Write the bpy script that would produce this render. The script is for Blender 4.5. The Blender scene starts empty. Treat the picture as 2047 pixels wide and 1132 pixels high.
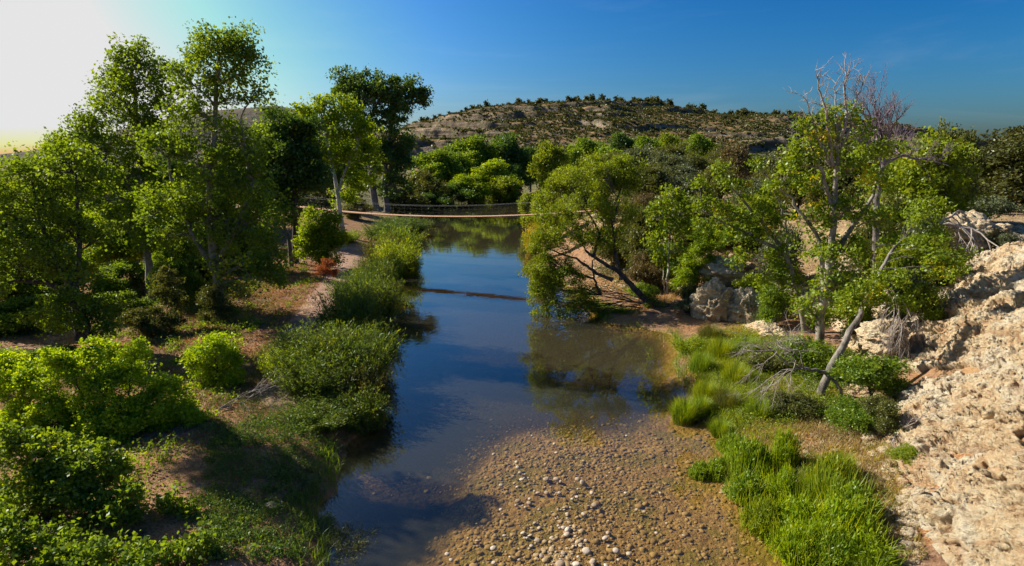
import bpy, math, random
import numpy as np
from mathutils import Vector
S = bpy.context.scene
COL = S.collection
R = math.radians
# ------------------------------------------------------------------ camera, sky, sun
H = 9.0; F = 1150.0; PITCH = R(11.36)
cam = bpy.data.cameras.new('camera'); cam.sensor_width = 36; cam.lens = F/2047*36
cam.clip_start = .1; cam.clip_end = 6000
co = bpy.data.objects.new('camera', cam); COL.objects.link(co)
co.location = (0, 0, H); co.rotation_euler = (R(90)-PITCH, 0, 0)
S.camera = co
SUN_AZ = R(67); SUN_EL = R(34)             # azimuth to the left of the view direction (+Y)
w = bpy.data.worlds.new('World'); S.world = w; w.use_nodes = True
wn = w.node_tree; wn.nodes.clear()
sky = wn.nodes.new('ShaderNodeTexSky'); sky.sky_type = 'NISHITA'; sky.sun_disc = False
sky.sun_elevation = SUN_EL; sky.sun_rotation = -SUN_AZ
sky.air_density = 1.0; sky.dust_density = 4.5; sky.ozone_density = 4.5; sky.altitude = 500
hs = wn.nodes.new('ShaderNodeHueSaturation'); hs.inputs['Saturation'].default_value = 1.4; hs.inputs['Hue'].default_value = .486
bg = wn.nodes.new('ShaderNodeBackground'); bg.inputs['Strength'].default_value = .12
wo = wn.nodes.new('ShaderNodeOutputWorld')
def vm(op, src, val):
    n_ = wn.nodes.new('ShaderNodeVectorMath'); n_.operation = op; wn.links.new(src, n_.inputs[0]); n_.inputs[1].default_value = (val,)*3; return n_.outputs[0]
wn.links.new(sky.outputs[0], hs.inputs['Color'])
ga = wn.nodes.new('ShaderNodeGamma'); ga.inputs[1].default_value = 1.6
wn.links.new(vm('MULTIPLY', hs.outputs[0], .12), ga.inputs[0])
# thin high cirrus
tcw = wn.nodes.new('ShaderNodeTexCoord'); mpw = wn.nodes.new('ShaderNodeMapping'); mpw.inputs['Scale'].default_value = (1.2, 2.2, 9); wn.links.new(tcw.outputs['Generated'], mpw.inputs[0])
nzw = wn.nodes.new('ShaderNodeTexNoise'); nzw.inputs['Scale'].default_value = 1.6; nzw.inputs['Detail'].default_value = 7; nzw.inputs['Roughness'].default_value = .6; nzw.inputs['Distortion'].default_value = .6; wn.links.new(mpw.outputs[0], nzw.inputs['Vector'])
mrw = wn.nodes.new('ShaderNodeMapRange'); mrw.interpolation_type = 'SMOOTHSTEP'; wn.links.new(nzw.outputs[0], mrw.inputs[0]); mrw.inputs[1].default_value = .5; mrw.inputs[2].default_value = .78; mrw.inputs[4].default_value = .05
mxw = wn.nodes.new('ShaderNodeMix'); mxw.data_type = 'RGBA'; wn.links.new(mrw.outputs[0], mxw.inputs[0]); wn.links.new(ga.outputs[0], mxw.inputs[6]); mxw.inputs[7].default_value = (.62, .62, .64, 1)
wn.links.new(vm('MULTIPLY', vm('MINIMUM', vm('MULTIPLY', mxw.outputs[2], .92), .42), 1/.12), bg.inputs[0]); wn.links.new(bg.outputs[0], wo.inputs[0])
sd = bpy.data.lights.new('sun', 'SUN'); sd.energy = 5.0; sd.angle = R(.5); sd.color = (1, .93, .80)
so = bpy.data.objects.new('sun', sd); COL.objects.link(so)
sdir = Vector((-math.sin(SUN_AZ)*math.cos(SUN_EL), math.cos(SUN_AZ)*math.cos(SUN_EL), math.sin(SUN_EL)))
so.rotation_euler = sdir.to_track_quat('Z', 'Y').to_euler(); so.location = (-30, 20, 40)
S.view_settings.view_transform = 'Standard'; S.view_settings.look = 'None'
S.view_settings.exposure = 0.9; S.view_settings.gamma = 1
S.cycles.max_bounces = 8; S.cycles.transparent_max_bounces = 12
S.cycles.diffuse_bounces = 5; S.cycles.glossy_bounces = 3; S.cycles.transmission_bounces = 4
S.cycles.caustics_reflective = False; S.cycles.caustics_refractive = False
S.cycles.sample_clamp_indirect = 4

# ------------------------------------------------------------------ helpers
rg = np.random.default_rng(7)
cp, sp = math.cos(PITCH), math.sin(PITCH)
def at(px, py, Y):
    a = (px-1023.5)/F; b = (566-py)/F
    dy = cp+b*sp; dz = -sp+b*cp
    s = Y/dy
    return np.array((a*s, Y, H+dz*s))
def depth(Y, z): return Y*cp-(z-H)*sp

def _h(i, j, k):
    h = (i.astype(np.int64)*374761393 + j.astype(np.int64)*668265263 + k.astype(np.int64)*1274126177) & 0xffffffff
    h = ((h ^ (h >> 13))*1103515245) & 0xffffffff
    h = ((h ^ (h >> 16))*69069) & 0xffffffff
    return ((h >> 8) & 0xffff)/65535.0
def vn(x, y, z=0.):
    x, y, z = np.broadcast_arrays(np.asarray(x, float), np.asarray(y, float), np.asarray(z, float))
    i, j, k = np.floor(x).astype(np.int64), np.floor(y).astype(np.int64), np.floor(z).astype(np.int64)
    u, v, t = x-i, y-j, z-k
    u = u*u*(3-2*u); v = v*v*(3-2*v); t = t*t*(3-2*t)
    def L(a, b, f): return a+(b-a)*f
    c = lambda a, b, d: _h(i+a, j+b, k+d)
    return L(L(L(c(0,0,0), c(1,0,0), u), L(c(0,1,0), c(1,1,0), u), v), L(L(c(0,0,1), c(1,0,1), u), L(c(0,1,1), c(1,1,1), u), v), t)*2-1
def fbm(x, y, z=0., o=4):
    s = 0.; a = 1.; t = 0.; f = 1.
    for n in range(o):
        s = s+a*vn(np.asarray(x)*f+17.3*n, np.asarray(y)*f+5.1*n, np.asarray(z)*f+3.7*n); t += a; a *= .5; f *= 2.03
    return s/t
def ss(a, b, x):
    t = np.clip((np.asarray(x, float)-a)/(b-a), 0, 1); return t*t*(3-2*t)

def mkmesh(name, V, Fq, mat, parent=None, attr=None, smooth=False, loc=None):
    """V (n,3), Fq: array (m,3|4) or list of such arrays"""
    me = bpy.data.meshes.new(name)
    V = np.asarray(V, np.float32)
    fl = Fq if isinstance(Fq, list) else [Fq]
    fl = [np.asarray(f, np.int32) for f in fl if len(f)]
    me.vertices.add(len(V)); me.vertices.foreach_set('co', V.ravel())
    idx = np.concatenate([f.ravel() for f in fl]); tot = np.concatenate([np.full(len(f), f.shape[1], np.int32) for f in fl])
    st = np.concatenate([[0], np.cumsum(tot)[:-1]]).astype(np.int32)
    me.loops.add(len(idx)); me.loops.foreach_set('vertex_index', idx)
    me.polygons.add(len(tot)); me.polygons.foreach_set('loop_start', st); me.polygons.foreach_set('loop_total', tot)
    if smooth: me.polygons.foreach_set('use_smooth', np.ones(len(tot), bool))
    if attr is not None:
        for k, a in attr.items():
            at_ = me.attributes.new(k, 'FLOAT', 'POINT'); at_.data.foreach_set('value', np.asarray(a, np.float32))
    me.update(calc_edges=True)
    me.materials.append(mat)
    o = bpy.data.objects.new(name, me); COL.objects.link(o)
    if parent: o.parent = parent
    if loc is not None: o.location = loc
    return o
def tag(o, label=None, cat=None, group=None, kind=None):
    if label: o['label'] = label
    if cat: o['category'] = cat
    if group: o['group'] = group
    if kind: o['kind'] = kind
    return o
def empty(name, loc, rz=0, sc=(1, 1, 1)):
    o = bpy.data.objects.new(name, None); COL.objects.link(o); o.location = loc; o.rotation_euler = (0, 0, rz); o.scale = sc
    o.empty_display_size = .2
    return o
def copy_tree(o, parent=None, depth_=0):
    c = o.copy(); COL.objects.link(c)
    if parent: c.parent = parent
    for ch in list(o.children): copy_tree(ch, c)
    return c

class MB:
    def __init__(s): s.v = []; s.f = []; s.n = 0; s.a = []
    def add(s, V, Q, a=0.):
        s.v.append(np.asarray(V, float)); s.f.append(np.asarray(Q)+s.n); s.n += len(V); s.a.append(np.full(len(V), a) if np.isscalar(a) else a)
    def tube(s, P, rad, sides=6):
        P = np.asarray(P, float); n = len(P); rad = np.asarray(rad, float)
        T = np.gradient(P, axis=0); T /= np.linalg.norm(T, axis=1)[:, None]+1e-9
        up = np.array((.13, .97, .2)); A = np.cross(T, up); l = np.linalg.norm(A, axis=1)
        A[l < .15] = np.cross(T[l < .15], (1., 0, 0)); A /= np.linalg.norm(A, axis=1)[:, None]+1e-9
        B = np.cross(T, A)
        th = np.arange(sides)*2*np.pi/sides
        V = P[:, None, :]+rad[:, None, None]*(np.cos(th)[None, :, None]*A[:, None, :]+np.sin(th)[None, :, None]*B[:, None, :])
        i = np.arange(n-1)[:, None]*sides; j = np.arange(sides)[None, :]; k = (j+1) % sides
        Q = np.stack([i+j, i+k, i+sides+k, i+sides+j], -1).reshape(-1, 4)
        s.add(V.reshape(-1, 3), Q)
    def box(s, c, ax, ay, az):
        c = np.asarray(c, float); ax, ay, az = (np.asarray(q, float) for q in (ax, ay, az))
        V = [c+i*ax+j*ay+k*az for i in (-1, 1) for j in (-1, 1) for k in (-1, 1)]
        s.add(V, [[0,1,3,2],[4,6,7,5],[0,4,5,1],[2,3,7,6],[0,2,6,4],[1,5,7,3]])
    def build(s, name, mat, parent=None, loc=None, smooth=True):
        V = np.concatenate(s.v); Fq = {}
        for f in s.f: Fq.setdefault(f.shape[1], []).append(f)
        return mkmesh(name, V, [np.concatenate(x) for x in Fq.values()], mat, parent, {'v': np.concatenate(s.a)}, smooth, loc)

# ------------------------------------------------------------------ materials
def newmat(name):
    m = bpy.data.materials.new(name); m.use_nodes = True; nt = m.node_tree; nt.nodes.clear()
    return m, nt, nt.nodes, nt.links
def ramp(nt, fac, stops):
    r = nt.nodes.new('ShaderNodeValToRGB'); e = r.color_ramp.elements
    while len(e) < len(stops): e.new(.5)
    for q, (p, c) in zip(e, stops): q.position = p; q.color = (*c, 1) if len(c) == 3 else c
    nt.links.new(fac, r.inputs[0]); return r.outputs[0]
def noise(nt, vec, scale, det=5, rough=.6, dist=0):
    n = nt.nodes.new('ShaderNodeTexNoise'); n.inputs['Scale'].default_value = scale; n.inputs['Detail'].default_value = det
    n.inputs['Roughness'].default_value = rough; n.inputs['Distortion'].default_value = dist
    if vec: nt.links.new(vec, n.inputs['Vector'])
    return n.outputs[0]
def mix(nt, fac, a, b, mode='MIX'):
    m = nt.nodes.new('ShaderNodeMix'); m.data_type = 'RGBA'; m.blend_type = mode
    for s_, v in ((m.inputs[0], fac), (m.inputs[6], a), (m.inputs[7], b)):
        if isinstance(v, (int, float)): s_.default_value = v
        elif isinstance(v, tuple): s_.default_value = (*v, 1)
        else: nt.links.new(v, s_)
    return m.outputs[2]
def mth(nt, op, a, b=None, c=None, clamp=False):
    m = nt.nodes.new('ShaderNodeMath'); m.operation = op; m.use_clamp = clamp
    for s_, v in zip(m.inputs, (a, b, c)):
        if v is None: continue
        if isinstance(v, (int, float)): s_.default_value = v
        else: nt.links.new(v, s_)
    return m.outputs[0]
def sstep(nt, x, a, b):
    m = nt.nodes.new('ShaderNodeMapRange'); m.interpolation_type = 'SMOOTHSTEP'; nt.links.new(x, m.inputs[0])
    m.inputs[1].default_value = a; m.inputs[2].default_value = b; return m.outputs[0]
def wpos(nt):
    g = nt.nodes.new('ShaderNodeNewGeometry'); return g.outputs['Position'], g
def scalev(nt, v, s):
    m = nt.nodes.new('ShaderNodeMapping'); m.inputs['Scale'].default_value = s; nt.links.new(v, m.inputs[0]); return m.outputs[0]
def pbsdf(nt, col, rough=.9, spec=.2, bump=None, strength=.5, dist=.05):
    p = nt.nodes.new('ShaderNodeBsdfPrincipled'); o = nt.nodes.new('ShaderNodeOutputMaterial')
    if isinstance(col, tuple): p.inputs['Base Color'].default_value = (*col, 1)
    else: nt.links.new(col, p.inputs['Base Color'])
    p.inputs['Roughness'].default_value = rough; p.inputs['Specular IOR Level'].default_value = spec
    if bump is not None:
        b = nt.nodes.new('ShaderNodeBump'); b.inputs['Strength'].default_value = strength; b.inputs['Distance'].default_value = dist
        nt.links.new(bump, b.inputs['Height']); nt.links.new(b.outputs[0], p.inputs['Normal'])
    nt.links.new(p.outputs[0], o.inputs[0]); return p
def leafmat(name, ca, cb, cc=None, trans=.5, gloss=.018):
    m, nt, N, Lk = newmat(name)
    a = N.new('ShaderNodeAttribute'); a.attribute_name = 'v'
    col = ramp(nt, a.outputs['Fac'], [(0, ca), (.75, cb), (1, cc or cb)])
    d = N.new('ShaderNodeBsdfDiffuse'); t = N.new('ShaderNodeBsdfTranslucent'); g = N.new('ShaderNodeBsdfGlossy')
    g.inputs['Roughness'].default_value = .42; g.inputs['Color'].default_value = (.9, .95, .9, 1)
    Lk.new(col, d.inputs[0]); tc = mix(nt, 1., col, (1.6, 1.35, .3), 'MULTIPLY'); Lk.new(tc, t.inputs[0])
    m1 = N.new('ShaderNodeMixShader'); m1.inputs[0].default_value = trans; Lk.new(d.outputs[0], m1.inputs[1]); Lk.new(t.outputs[0], m1.inputs[2])
    m2 = N.new('ShaderNodeMixShader'); m2.inputs[0].default_value = gloss; Lk.new(m1.outputs[0], m2.inputs[1]); Lk.new(g.outputs[0], m2.inputs[2])
    o = N.new('ShaderNodeOutputMaterial'); Lk.new(m2.outputs[0], o.inputs[0]); return m
def barkmat(name, ca, cb, sc=6.):
    m, nt, N, Lk = newmat(name)
    tc = N.new('ShaderNodeTexCoord').outputs['Object']
    n = noise(nt, scalev(nt, tc, (1, 1, .35)), sc, 5, .7); n2 = noise(nt, tc, sc*.35, 2)
    col = ramp(nt, mth(nt, 'ADD', mth(nt, 'MULTIPLY', n, .6), mth(nt, 'MULTIPLY', n2, .4)), [(.38, ca), (.6, cb)])
    pbsdf(nt, col, .9, .15, n, .8, .04); return m

M = {}
M['leaf_cotton'] = leafmat('leaf_cottonwood', (0.061, 0.113, 0.016), (0.135, 0.205, 0.019), (0.297, 0.313, 0.024))
M['leaf_dark'] = leafmat('leaf_dark_oak', (.06, .12, .03), (.11, .19, .035), (.2, .27, .04), .42)
M['leaf_bright'] = leafmat('leaf_bright_cottonwood', (0.149, 0.238, 0.010), (0.284, 0.389, 0.011), (0.486, 0.497, 0.020), .5)
M['leaf_lime'] = leafmat('leaf_lime', (.20, .32, .012), (.36, .50, .016), (.5, .58, .04), .5)
M['leaf_mid'] = leafmat('leaf_mid_green', (.10, .175, .02), (.2, .30, .026), (.34, .42, .035), .52)
M['leaf_syc'] = leafmat('leaf_sycamore', (0.121, 0.194, 0.013), (0.243, 0.324, 0.018), (0.567, 0.432, 0.024), .45)
M['leaf_willow'] = leafmat('leaf_willow', (0.135, 0.194, 0.013), (0.257, 0.324, 0.018), (0.405, 0.410, 0.032), .45)
M['leaf_mesq'] = leafmat('leaf_mesquite', (0.081, 0.097, 0.028), (0.149, 0.162, 0.040), (0.230, 0.216, 0.056), .35)
M['leaf_grey'] = leafmat('leaf_grey_scrub', (0.086, 0.109, 0.057), (0.149, 0.172, 0.092), (0.230, 0.230, 0.127), .25)
M['leaf_brown'] = leafmat('leaf_brown_scrub', (0.092, 0.075, 0.034), (0.172, 0.132, 0.057), (0.253, 0.196, 0.081), .25)
M['leaf_juniper'] = leafmat('leaf_juniper', (0.054, 0.065, 0.020), (0.108, 0.108, 0.028), (0.162, 0.151, 0.040), .2)
M['leaf_bacc'] = leafmat('leaf_seepwillow', (0.068, 0.119, 0.016), (0.135, 0.205, 0.020), (0.270, 0.313, 0.028), .4)
M['leaf_red'] = leafmat('leaf_rusty', (0.253, 0.081, 0.034), (0.414, 0.138, 0.057), (0.517, 0.230, 0.092), .3)
M['grass_green'] = leafmat('grass_green', (.11, .19, .012), (.24, .34, .02), (.44, .44, .08), .45)
M['grass_yellow'] = leafmat('grass_yellow', (0.243, 0.238, 0.016), (0.446, 0.378, 0.032), (0.675, 0.486, 0.096), .5)
M['grass_dry'] = leafmat('grass_dry', (0.240, 0.170, 0.080), (0.380, 0.280, 0.130), (0.500, 0.400, 0.200), .3)
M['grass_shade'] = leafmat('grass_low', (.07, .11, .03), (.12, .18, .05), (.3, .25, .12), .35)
M['bark_white'] = barkmat('bark_white', (.24, .2, .15), (.62, .58, .5), 3.5)
M['bark_pale'] = barkmat('bark_pale', (.10, .085, .065), (.36, .32, .26), 4)
M['bark_dark'] = barkmat('bark_dark', (.03, .024, .02), (.12, .1, .085))
M['bark_grey'] = barkmat('bark_grey', (.07, .06, .05), (.27, .24, .21), 8)
M['wood_dead'] = barkmat('wood_dead', (.16, .13, .12), (.4, .35, .31), 8)
M['wood_plum'] = barkmat('wood_plum', (.1, .07, .085), (.25, .19, .22), 8)
def ground_mat():
    m, nt, N, Lk = newmat('ground_soil')
    P, g = wpos(nt)
    sx = N.new('ShaderNodeSeparateXYZ'); Lk.new(P, sx.inputs[0])
    a = noise(nt, P, .35, 6, .65); b = noise(nt, P, 2.2, 6, .7, .4); c = noise(nt, P, 14, 4, .7)
    soil = ramp(nt, b, [(.3, (.13, .08, .052)), (.48, (.26, .15, .09)), (.7, (.43, .28, .175))])
    lit = ramp(nt, c, [(.35, (.16, .08, .04)), (.5, (.36, .18, .08)), (.65, (.48, .31, .16))])
    col = mix(nt, sstep(nt, a, .45, .6), soil, lit)
    dry = ramp(nt, b, [(.3, (.2, .14, .08)), (.55, (.42, .30, .16)), (.7, (.55, .42, .25))])
    hi = mth(nt, 'MULTIPLY', sstep(nt, sx.outputs[2], 1.5, 4.2), sstep(nt, mth(nt, 'ADD', a, mth(nt, 'MULTIPLY', c, .4)), .45, .75))
    col = mix(nt, hi, col, dry)
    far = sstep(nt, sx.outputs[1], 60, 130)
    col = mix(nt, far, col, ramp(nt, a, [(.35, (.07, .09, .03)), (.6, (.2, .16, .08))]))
    # river bed: silt, algae and small cobbles
    vo = N.new('ShaderNodeTexVoronoi'); vo.inputs['Scale'].default_value = 6.5; Lk.new(P, vo.inputs['Vector'])
    vc = N.new('ShaderNodeSeparateColor'); Lk.new(vo.outputs['Color'], vc.inputs[0])
    bed = ramp(nt, vc.outputs[0], [(0, (.26, .16, .07)), (.6, (.37, .24, .11)), (1, (.47, .33, .175))])
    silt = ramp(nt, b, [(.35, (.28, .175, .08)), (.65, (.39, .26, .128))])
    bed = mix(nt, sstep(nt, a, .42, .62), bed, silt)
    bed = mix(nt, sstep(nt, noise(nt, P, .6, 3), .46, .6), bed, (.24, .19, .05))
    bed = mix(nt, mth(nt, 'MULTIPLY', mth(nt, 'SUBTRACT', 1., sstep(nt, sx.outputs[2], -.6, -.2)), .9), bed, (.075, .058, .028))  # deep bed darker: dimming of light by water depth put into the colour
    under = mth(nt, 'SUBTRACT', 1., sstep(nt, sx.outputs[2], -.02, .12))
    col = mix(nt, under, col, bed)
    h = mth(nt, 'ADD', mth(nt, 'MULTIPLY', b, .8), mth(nt, 'MULTIPLY', c, .45))
    h = mth(nt, 'SUBTRACT', h, mth(nt, 'MULTIPLY', mth(nt, 'MULTIPLY', vo.outputs['Distance'], .4), under))
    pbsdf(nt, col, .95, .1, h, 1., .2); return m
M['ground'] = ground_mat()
def path_mat():
    m, nt, N, Lk = newmat('path_dirt'); P, g = wpos(nt)
    b = noise(nt, P, 1.2, 6, .65, .3); c = noise(nt, P, 12, 4, .7)
    col = ramp(nt, mth(nt, 'ADD', mth(nt, 'MULTIPLY', b, .7), mth(nt, 'MULTIPLY', c, .3)), [(.35, (.2, .125, .09)), (.55, (.36, .23, .165)), (.7, (.46, .32, .23))])
    pbsdf(nt, col, .95, .1, mth(nt, 'ADD', b, c), .5, .08); return m
M['path'] = path_mat()
def cliff_mat(name='cliff_rock', white=1.):
    m, nt, N, Lk = newmat(name); P, g = wpos(nt)
    mp = N.new('ShaderNodeMapping'); mp.inputs['Rotation'].default_value = (R(25), R(35), R(20)); mp.inputs['Scale'].default_value = (.85, 1.1, 1.7)
    Lk.new(P, mp.inputs[0]); V = mp.outputs[0]
    a = noise(nt, V, .45, 6, .62, .5); b = noise(nt, V, 2.6, 8, .7, .6); c = noise(nt, V, 11, 6, .75)
    col = ramp(nt, b, [(.26, (.46, .25, .13)), (.37, (.66, .43, .24)), (.48, (.76, .57, .34)), (.62, (.80, .68, .46))])
    ochre = ramp(nt, c, [(.35, (.45, .2, .08)), (.6, (.68, .4, .18))])
    col = mix(nt, mth(nt, 'MULTIPLY', sstep(nt, noise(nt, P, .5, 5, .7), .56, .68), .6), col, ochre)
    wh = mth(nt, 'MULTIPLY', sstep(nt, a, .48, .56), sstep(nt, c, .3, .48)) if white else None
    if wh is not None: col = mix(nt, mth(nt, 'MULTIPLY', wh, white*.8), col, (.80, .71, .53))
    mp2 = N.new('ShaderNodeMapping'); mp2.inputs['Rotation'].default_value = (R(-20), R(30), R(20)); mp2.inputs['Scale'].default_value = (.55, .8, 3.2)
    Lk.new(P, mp2.inputs[0]); cn = noise(nt, mp2.outputs[0], 3.4, 7, .68, .8)
    cr = mth(nt, 'SUBTRACT', 1., sstep(nt, cn, .35, .39))
    col = mix(nt, mth(nt, 'MULTIPLY', cr, .75), col, (.26, .12, .06))
    ca_ = N.new('ShaderNodeAttribute'); ca_.attribute_name = 'crack'
    col = mix(nt, mth(nt, 'MULTIPLY', ca_.outputs['Fac'], .7), col, (.36, .19, .10))
    h = mth(nt, 'ADD', mth(nt, 'MULTIPLY', b, 1.), mth(nt, 'MULTIPLY', c, .5))
    h = mth(nt, 'SUBTRACT', h, mth(nt, 'MULTIPLY', cr, .8))
    pbsdf(nt, col, .92, .15, h, 1., .35); return m
M['cliff'] = cliff_mat()
M['boulder'] = cliff_mat('boulder_rock', .5)
def hill_mat(name, far=0.):
    m, nt, N, Lk = newmat(name); P, g = wpos(nt)
    sx = N.new('ShaderNodeSeparateXYZ'); Lk.new(g.outputs['Normal'], sx.inputs[0])
    st = noise(nt, scalev(nt, P, (.02, .02, .3)), 1.0, 6, .65, .3); a = noise(nt, P, .02, 5, .6); b = noise(nt, P, .16, 6, .72)
    soil = ramp(nt, b, [(.32, (.10, .07, .03)), (.5, (.21, .13, .06)), (.66, (.33, .21, .10))])
    rock = ramp(nt, st, [(.35, (.09, .07, .052)), (.5, (.18, .14, .10)), (.65, (.32, .25, .18))])
    steep = mth(nt, 'SUBTRACT', 1., sstep(nt, sx.outputs[2], .62, .9))
    col = mix(nt, steep, soil, rock)
    sp_ = N.new('ShaderNodeSeparateXYZ'); Lk.new(P, sp_.inputs[0])
    zz_ = mth(nt, 'ADD', mth(nt, 'ADD', sp_.outputs[2], mth(nt, 'MULTIPLY', noise(nt, P, .012, 3), 22.)), mth(nt, 'MULTIPLY', noise(nt, P, .09, 5, .7), 5.))
    bands = mth(nt, 'MULTIPLY', mth(nt, 'SUBTRACT', 1., sstep(nt, mth(nt, 'FRACT', mth(nt, 'DIVIDE', zz_, 6.5)), .3, .36)), sstep(nt, noise(nt, P, .02, 4), .42, .52))
    col = mix(nt, mth(nt, 'MULTIPLY', bands, .8), col, rock)  # rock strips, with the shade of the ledges put into their dark colour
    col = mix(nt, mth(nt, 'MULTIPLY', sstep(nt, noise(nt, P, .12, 7, .8), .48, .58), .75), col, (.065, .07, .032))
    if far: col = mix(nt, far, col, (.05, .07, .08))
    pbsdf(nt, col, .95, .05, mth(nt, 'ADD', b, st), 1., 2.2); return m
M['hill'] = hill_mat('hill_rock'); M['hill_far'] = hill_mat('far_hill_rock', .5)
def water_mat():
    m, nt, N, Lk = newmat('river_water'); P, g = wpos(nt)
    n = noise(nt, scalev(nt, P, (1, .45, 1)), 3.2, 4, .6); n2 = noise(nt, P, .35, 3)
    bp = N.new('ShaderNodeBump'); bp.inputs['Strength'].default_value = .17; bp.inputs['Distance'].default_value = .03
    Lk.new(mth(nt, 'MULTIPLY', n, sstep(nt, n2, .3, .75)), bp.inputs['Height'])
    lw = N.new('ShaderNodeLayerWeight'); lw.inputs['Blend'].default_value = .5; Lk.new(bp.outputs[0], lw.inputs['Normal'])
    fr = mth(nt, 'MULTIPLY_ADD', mth(nt, 'POWER', lw.outputs['Facing'], 3.4), .94, .025)   # Schlick, same from above and below
    tr = N.new('ShaderNodeBsdfTransparent'); tr.inputs[0].default_value = (.94, .87, .63, 1)
    df = N.new('ShaderNodeBsdfDiffuse'); df.inputs[0].default_value = (.05, .048, .032, 1)
    mu = N.new('ShaderNodeMixShader'); Lk.new(tr.outputs[0], mu.inputs[1]); Lk.new(df.outputs[0], mu.inputs[2])
    a = N.new('ShaderNodeAttribute'); a.attribute_name = 'murk'; Lk.new(a.outputs['Fac'], mu.inputs[0])
    gl = N.new('ShaderNodeBsdfGlossy'); gl.inputs['Roughness'].default_value = .02; Lk.new(bp.outputs[0], gl.inputs['Normal'])
    ms = N.new('ShaderNodeMixShader'); Lk.new(fr, ms.inputs[0]); Lk.new(mu.outputs[0], ms.inputs[1]); Lk.new(gl.outputs[0], ms.inputs[2])
    o = N.new('ShaderNodeOutputMaterial'); Lk.new(ms.outputs[0], o.inputs[0]); return m
M['water'] = water_mat()
def stone_mat(name, ca, cb):
    m, nt, N, Lk = newmat(name)
    oi = N.new('ShaderNodeObjectInfo').outputs['Random']; at_ = N.new('ShaderNodeAttribute'); at_.attribute_name = 'v'
    P, g = wpos(nt); n = noise(nt, P, 9, 4, .7)
    f = mth(nt, 'FRACT', mth(nt, 'ADD', oi, at_.outputs['Fac']))
    col = mix(nt, f, ca, cb); col = mix(nt, mth(nt, 'MULTIPLY', sstep(nt, n, .45, .7), .4), col, (.2, .15, .1))
    pbsdf(nt, col, .85, .2, n, .4, .02); return m
M['stone_pale'] = stone_mat('stone_pale', (.28, .2, .13), (.5, .43, .35))
M['stone_wet'] = stone_mat('stone_wet', (.23, .155, .07), (.40, .29, .165))
M['stone_bank'] = stone_mat('stone_bank', (.25, .18, .13), (.5, .4, .3))
def plain(name, c, r=.6, metal=0.):
    m, nt, N, Lk = newmat(name); P, g = wpos(nt); n = noise(nt, P, 20, 3)
    p = pbsdf(nt, mix(nt, mth(nt, 'MULTIPLY', n, .5), c, tuple(q*.6 for q in c)), r, .3); p.inputs['Metallic'].default_value = metal; return m
M['plank'] = plain('deck_planks', (.62, .36, .22), .8); M['cable'] = plain('steel_cable', (.42, .42, .42), .5, .6)

# ------------------------------------------------------------------ terrain
DY = [-40, 8, 11.7, 13.5, 14.4, 17.3, 18.9, 21.3, 27.7, 32, 39, 46, 55, 63.6, 75, 92, 120, 150, 166, 199, 207, 214]
XL = [-5, -4.2, -4.2, -5.1, -5.1, -5.4, -5.4, -5.3, -6.8, -8, -9.2, -10.4, -12, -11, -13.5, -16, -26, -26, -22, -10, 1.5, 3.5]
RY = [-40, 8, 11.7, 12.6, 14.4, 16, 18.9, 21.3, 24, 27.7, 30.5, 33, 39, 46, 55, 63.6, 92, 120, 166, 207, 214]
XR = [7, 6.8, 6.4, 6.6, 6.3, 6.4, 7.1, 6.8, 7.2, 8.3, 8.6, 5.5, 5.6, 3.8, 3.3, 2.6, 3.3, 3.8, 3.2, 3.9, 3.9]
TY = [-40, 8, 12, 17.8, 24.6, 29, 31.5, 34, 38, 45, 57, 75, 100, 210]
XT = [8.2, 8.8, 9.7, 12.7, 15.6, 17.2, 16.4, 12.0, 9.6, 7.4, 5.4, 5.5, 6, 8]
XE = [12.5, 13.2, 14.6, 18.4, 22.8, 26, 27.5, 23.5, 19.5, 16, 12, 14, 20, 30]
def shores(x, y):
    xl = np.interp(y, DY, XL)+.35*fbm(y*.5, 3.1, 0., 3)+.25*fbm(x*.2, y*1.7, 2., 2)
    xr = np.interp(y, RY, XR)+.35*fbm(y*.55, 9.1, 0., 3)+.22*fbm(x*.2, y*1.9, 5., 2)
    return xl, xr
def hgt(x, y):
    x = np.asarray(x, float); y = np.asarray(y, float)
    xl, xr = shores(x, y)
    xt = np.interp(y, TY, XT); xe = np.interp(y, TY, XE)
    n1 = fbm(x*.22, y*.22, 1., 4); n2 = fbm(x*1.1, y*1.1, 2., 3)
    dl = np.maximum(xl-x, 0)
    zl = .75*(1-np.exp(-dl/1.1))+.018*np.minimum(dl, 60)+(.28*n1+.09*n2)*(1-np.exp(-dl/2))
    zl = zl+1.6*ss(40, 62, y)*ss(2, 14, dl)
    dr = np.maximum(x-xr, 0); tw = np.maximum(xt-xr, .4)
    u = np.clip(dr/tw, 0, 1)
    zr = .9*u**.8+(.12*n2)*np.minimum(dr, 1)
    v = np.clip((x-xt)/np.maximum(xe-xt, .5), 0, 1)
    prof = (.62*v**.8+.38*ss(0, 1, v))
    zr = zr+prof*4.4+.012*np.clip(x-xe, 0, 80)+.35*n1*v
    wn_ = np.where(y > 45, .8, 1.)
    din = np.minimum(x-xl, xr-x); din = np.maximum(din, 0)
    zb = -.8*(1-np.exp(-din/1.1))
    bar = (1-ss(16.5, 22, y-.25*x+.9*n1))*ss(-3.0, -.9, x-.12*(y-12)+.9*n1)
    zbar = -.16+.05*n2+.165*np.exp(-((x-1.1)/1.2)**2-((y-12.0)/3.6)**2)
    zbar = zbar*(1-np.exp(-din/.5))
    zb = zb*(1-bar)+zbar*bar
    z = np.where(x < xl, zl, np.where(x > xr, zr, zb))
    z = z+2.2*ss(205, 214, y)+3.*ss(225, 300, y)
    return z
def axis(segs):
    out = []
    for a, b, s in segs: out.append(np.arange(a, b, s))
    return np.concatenate(out+[[segs[-1][1]]])
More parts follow.
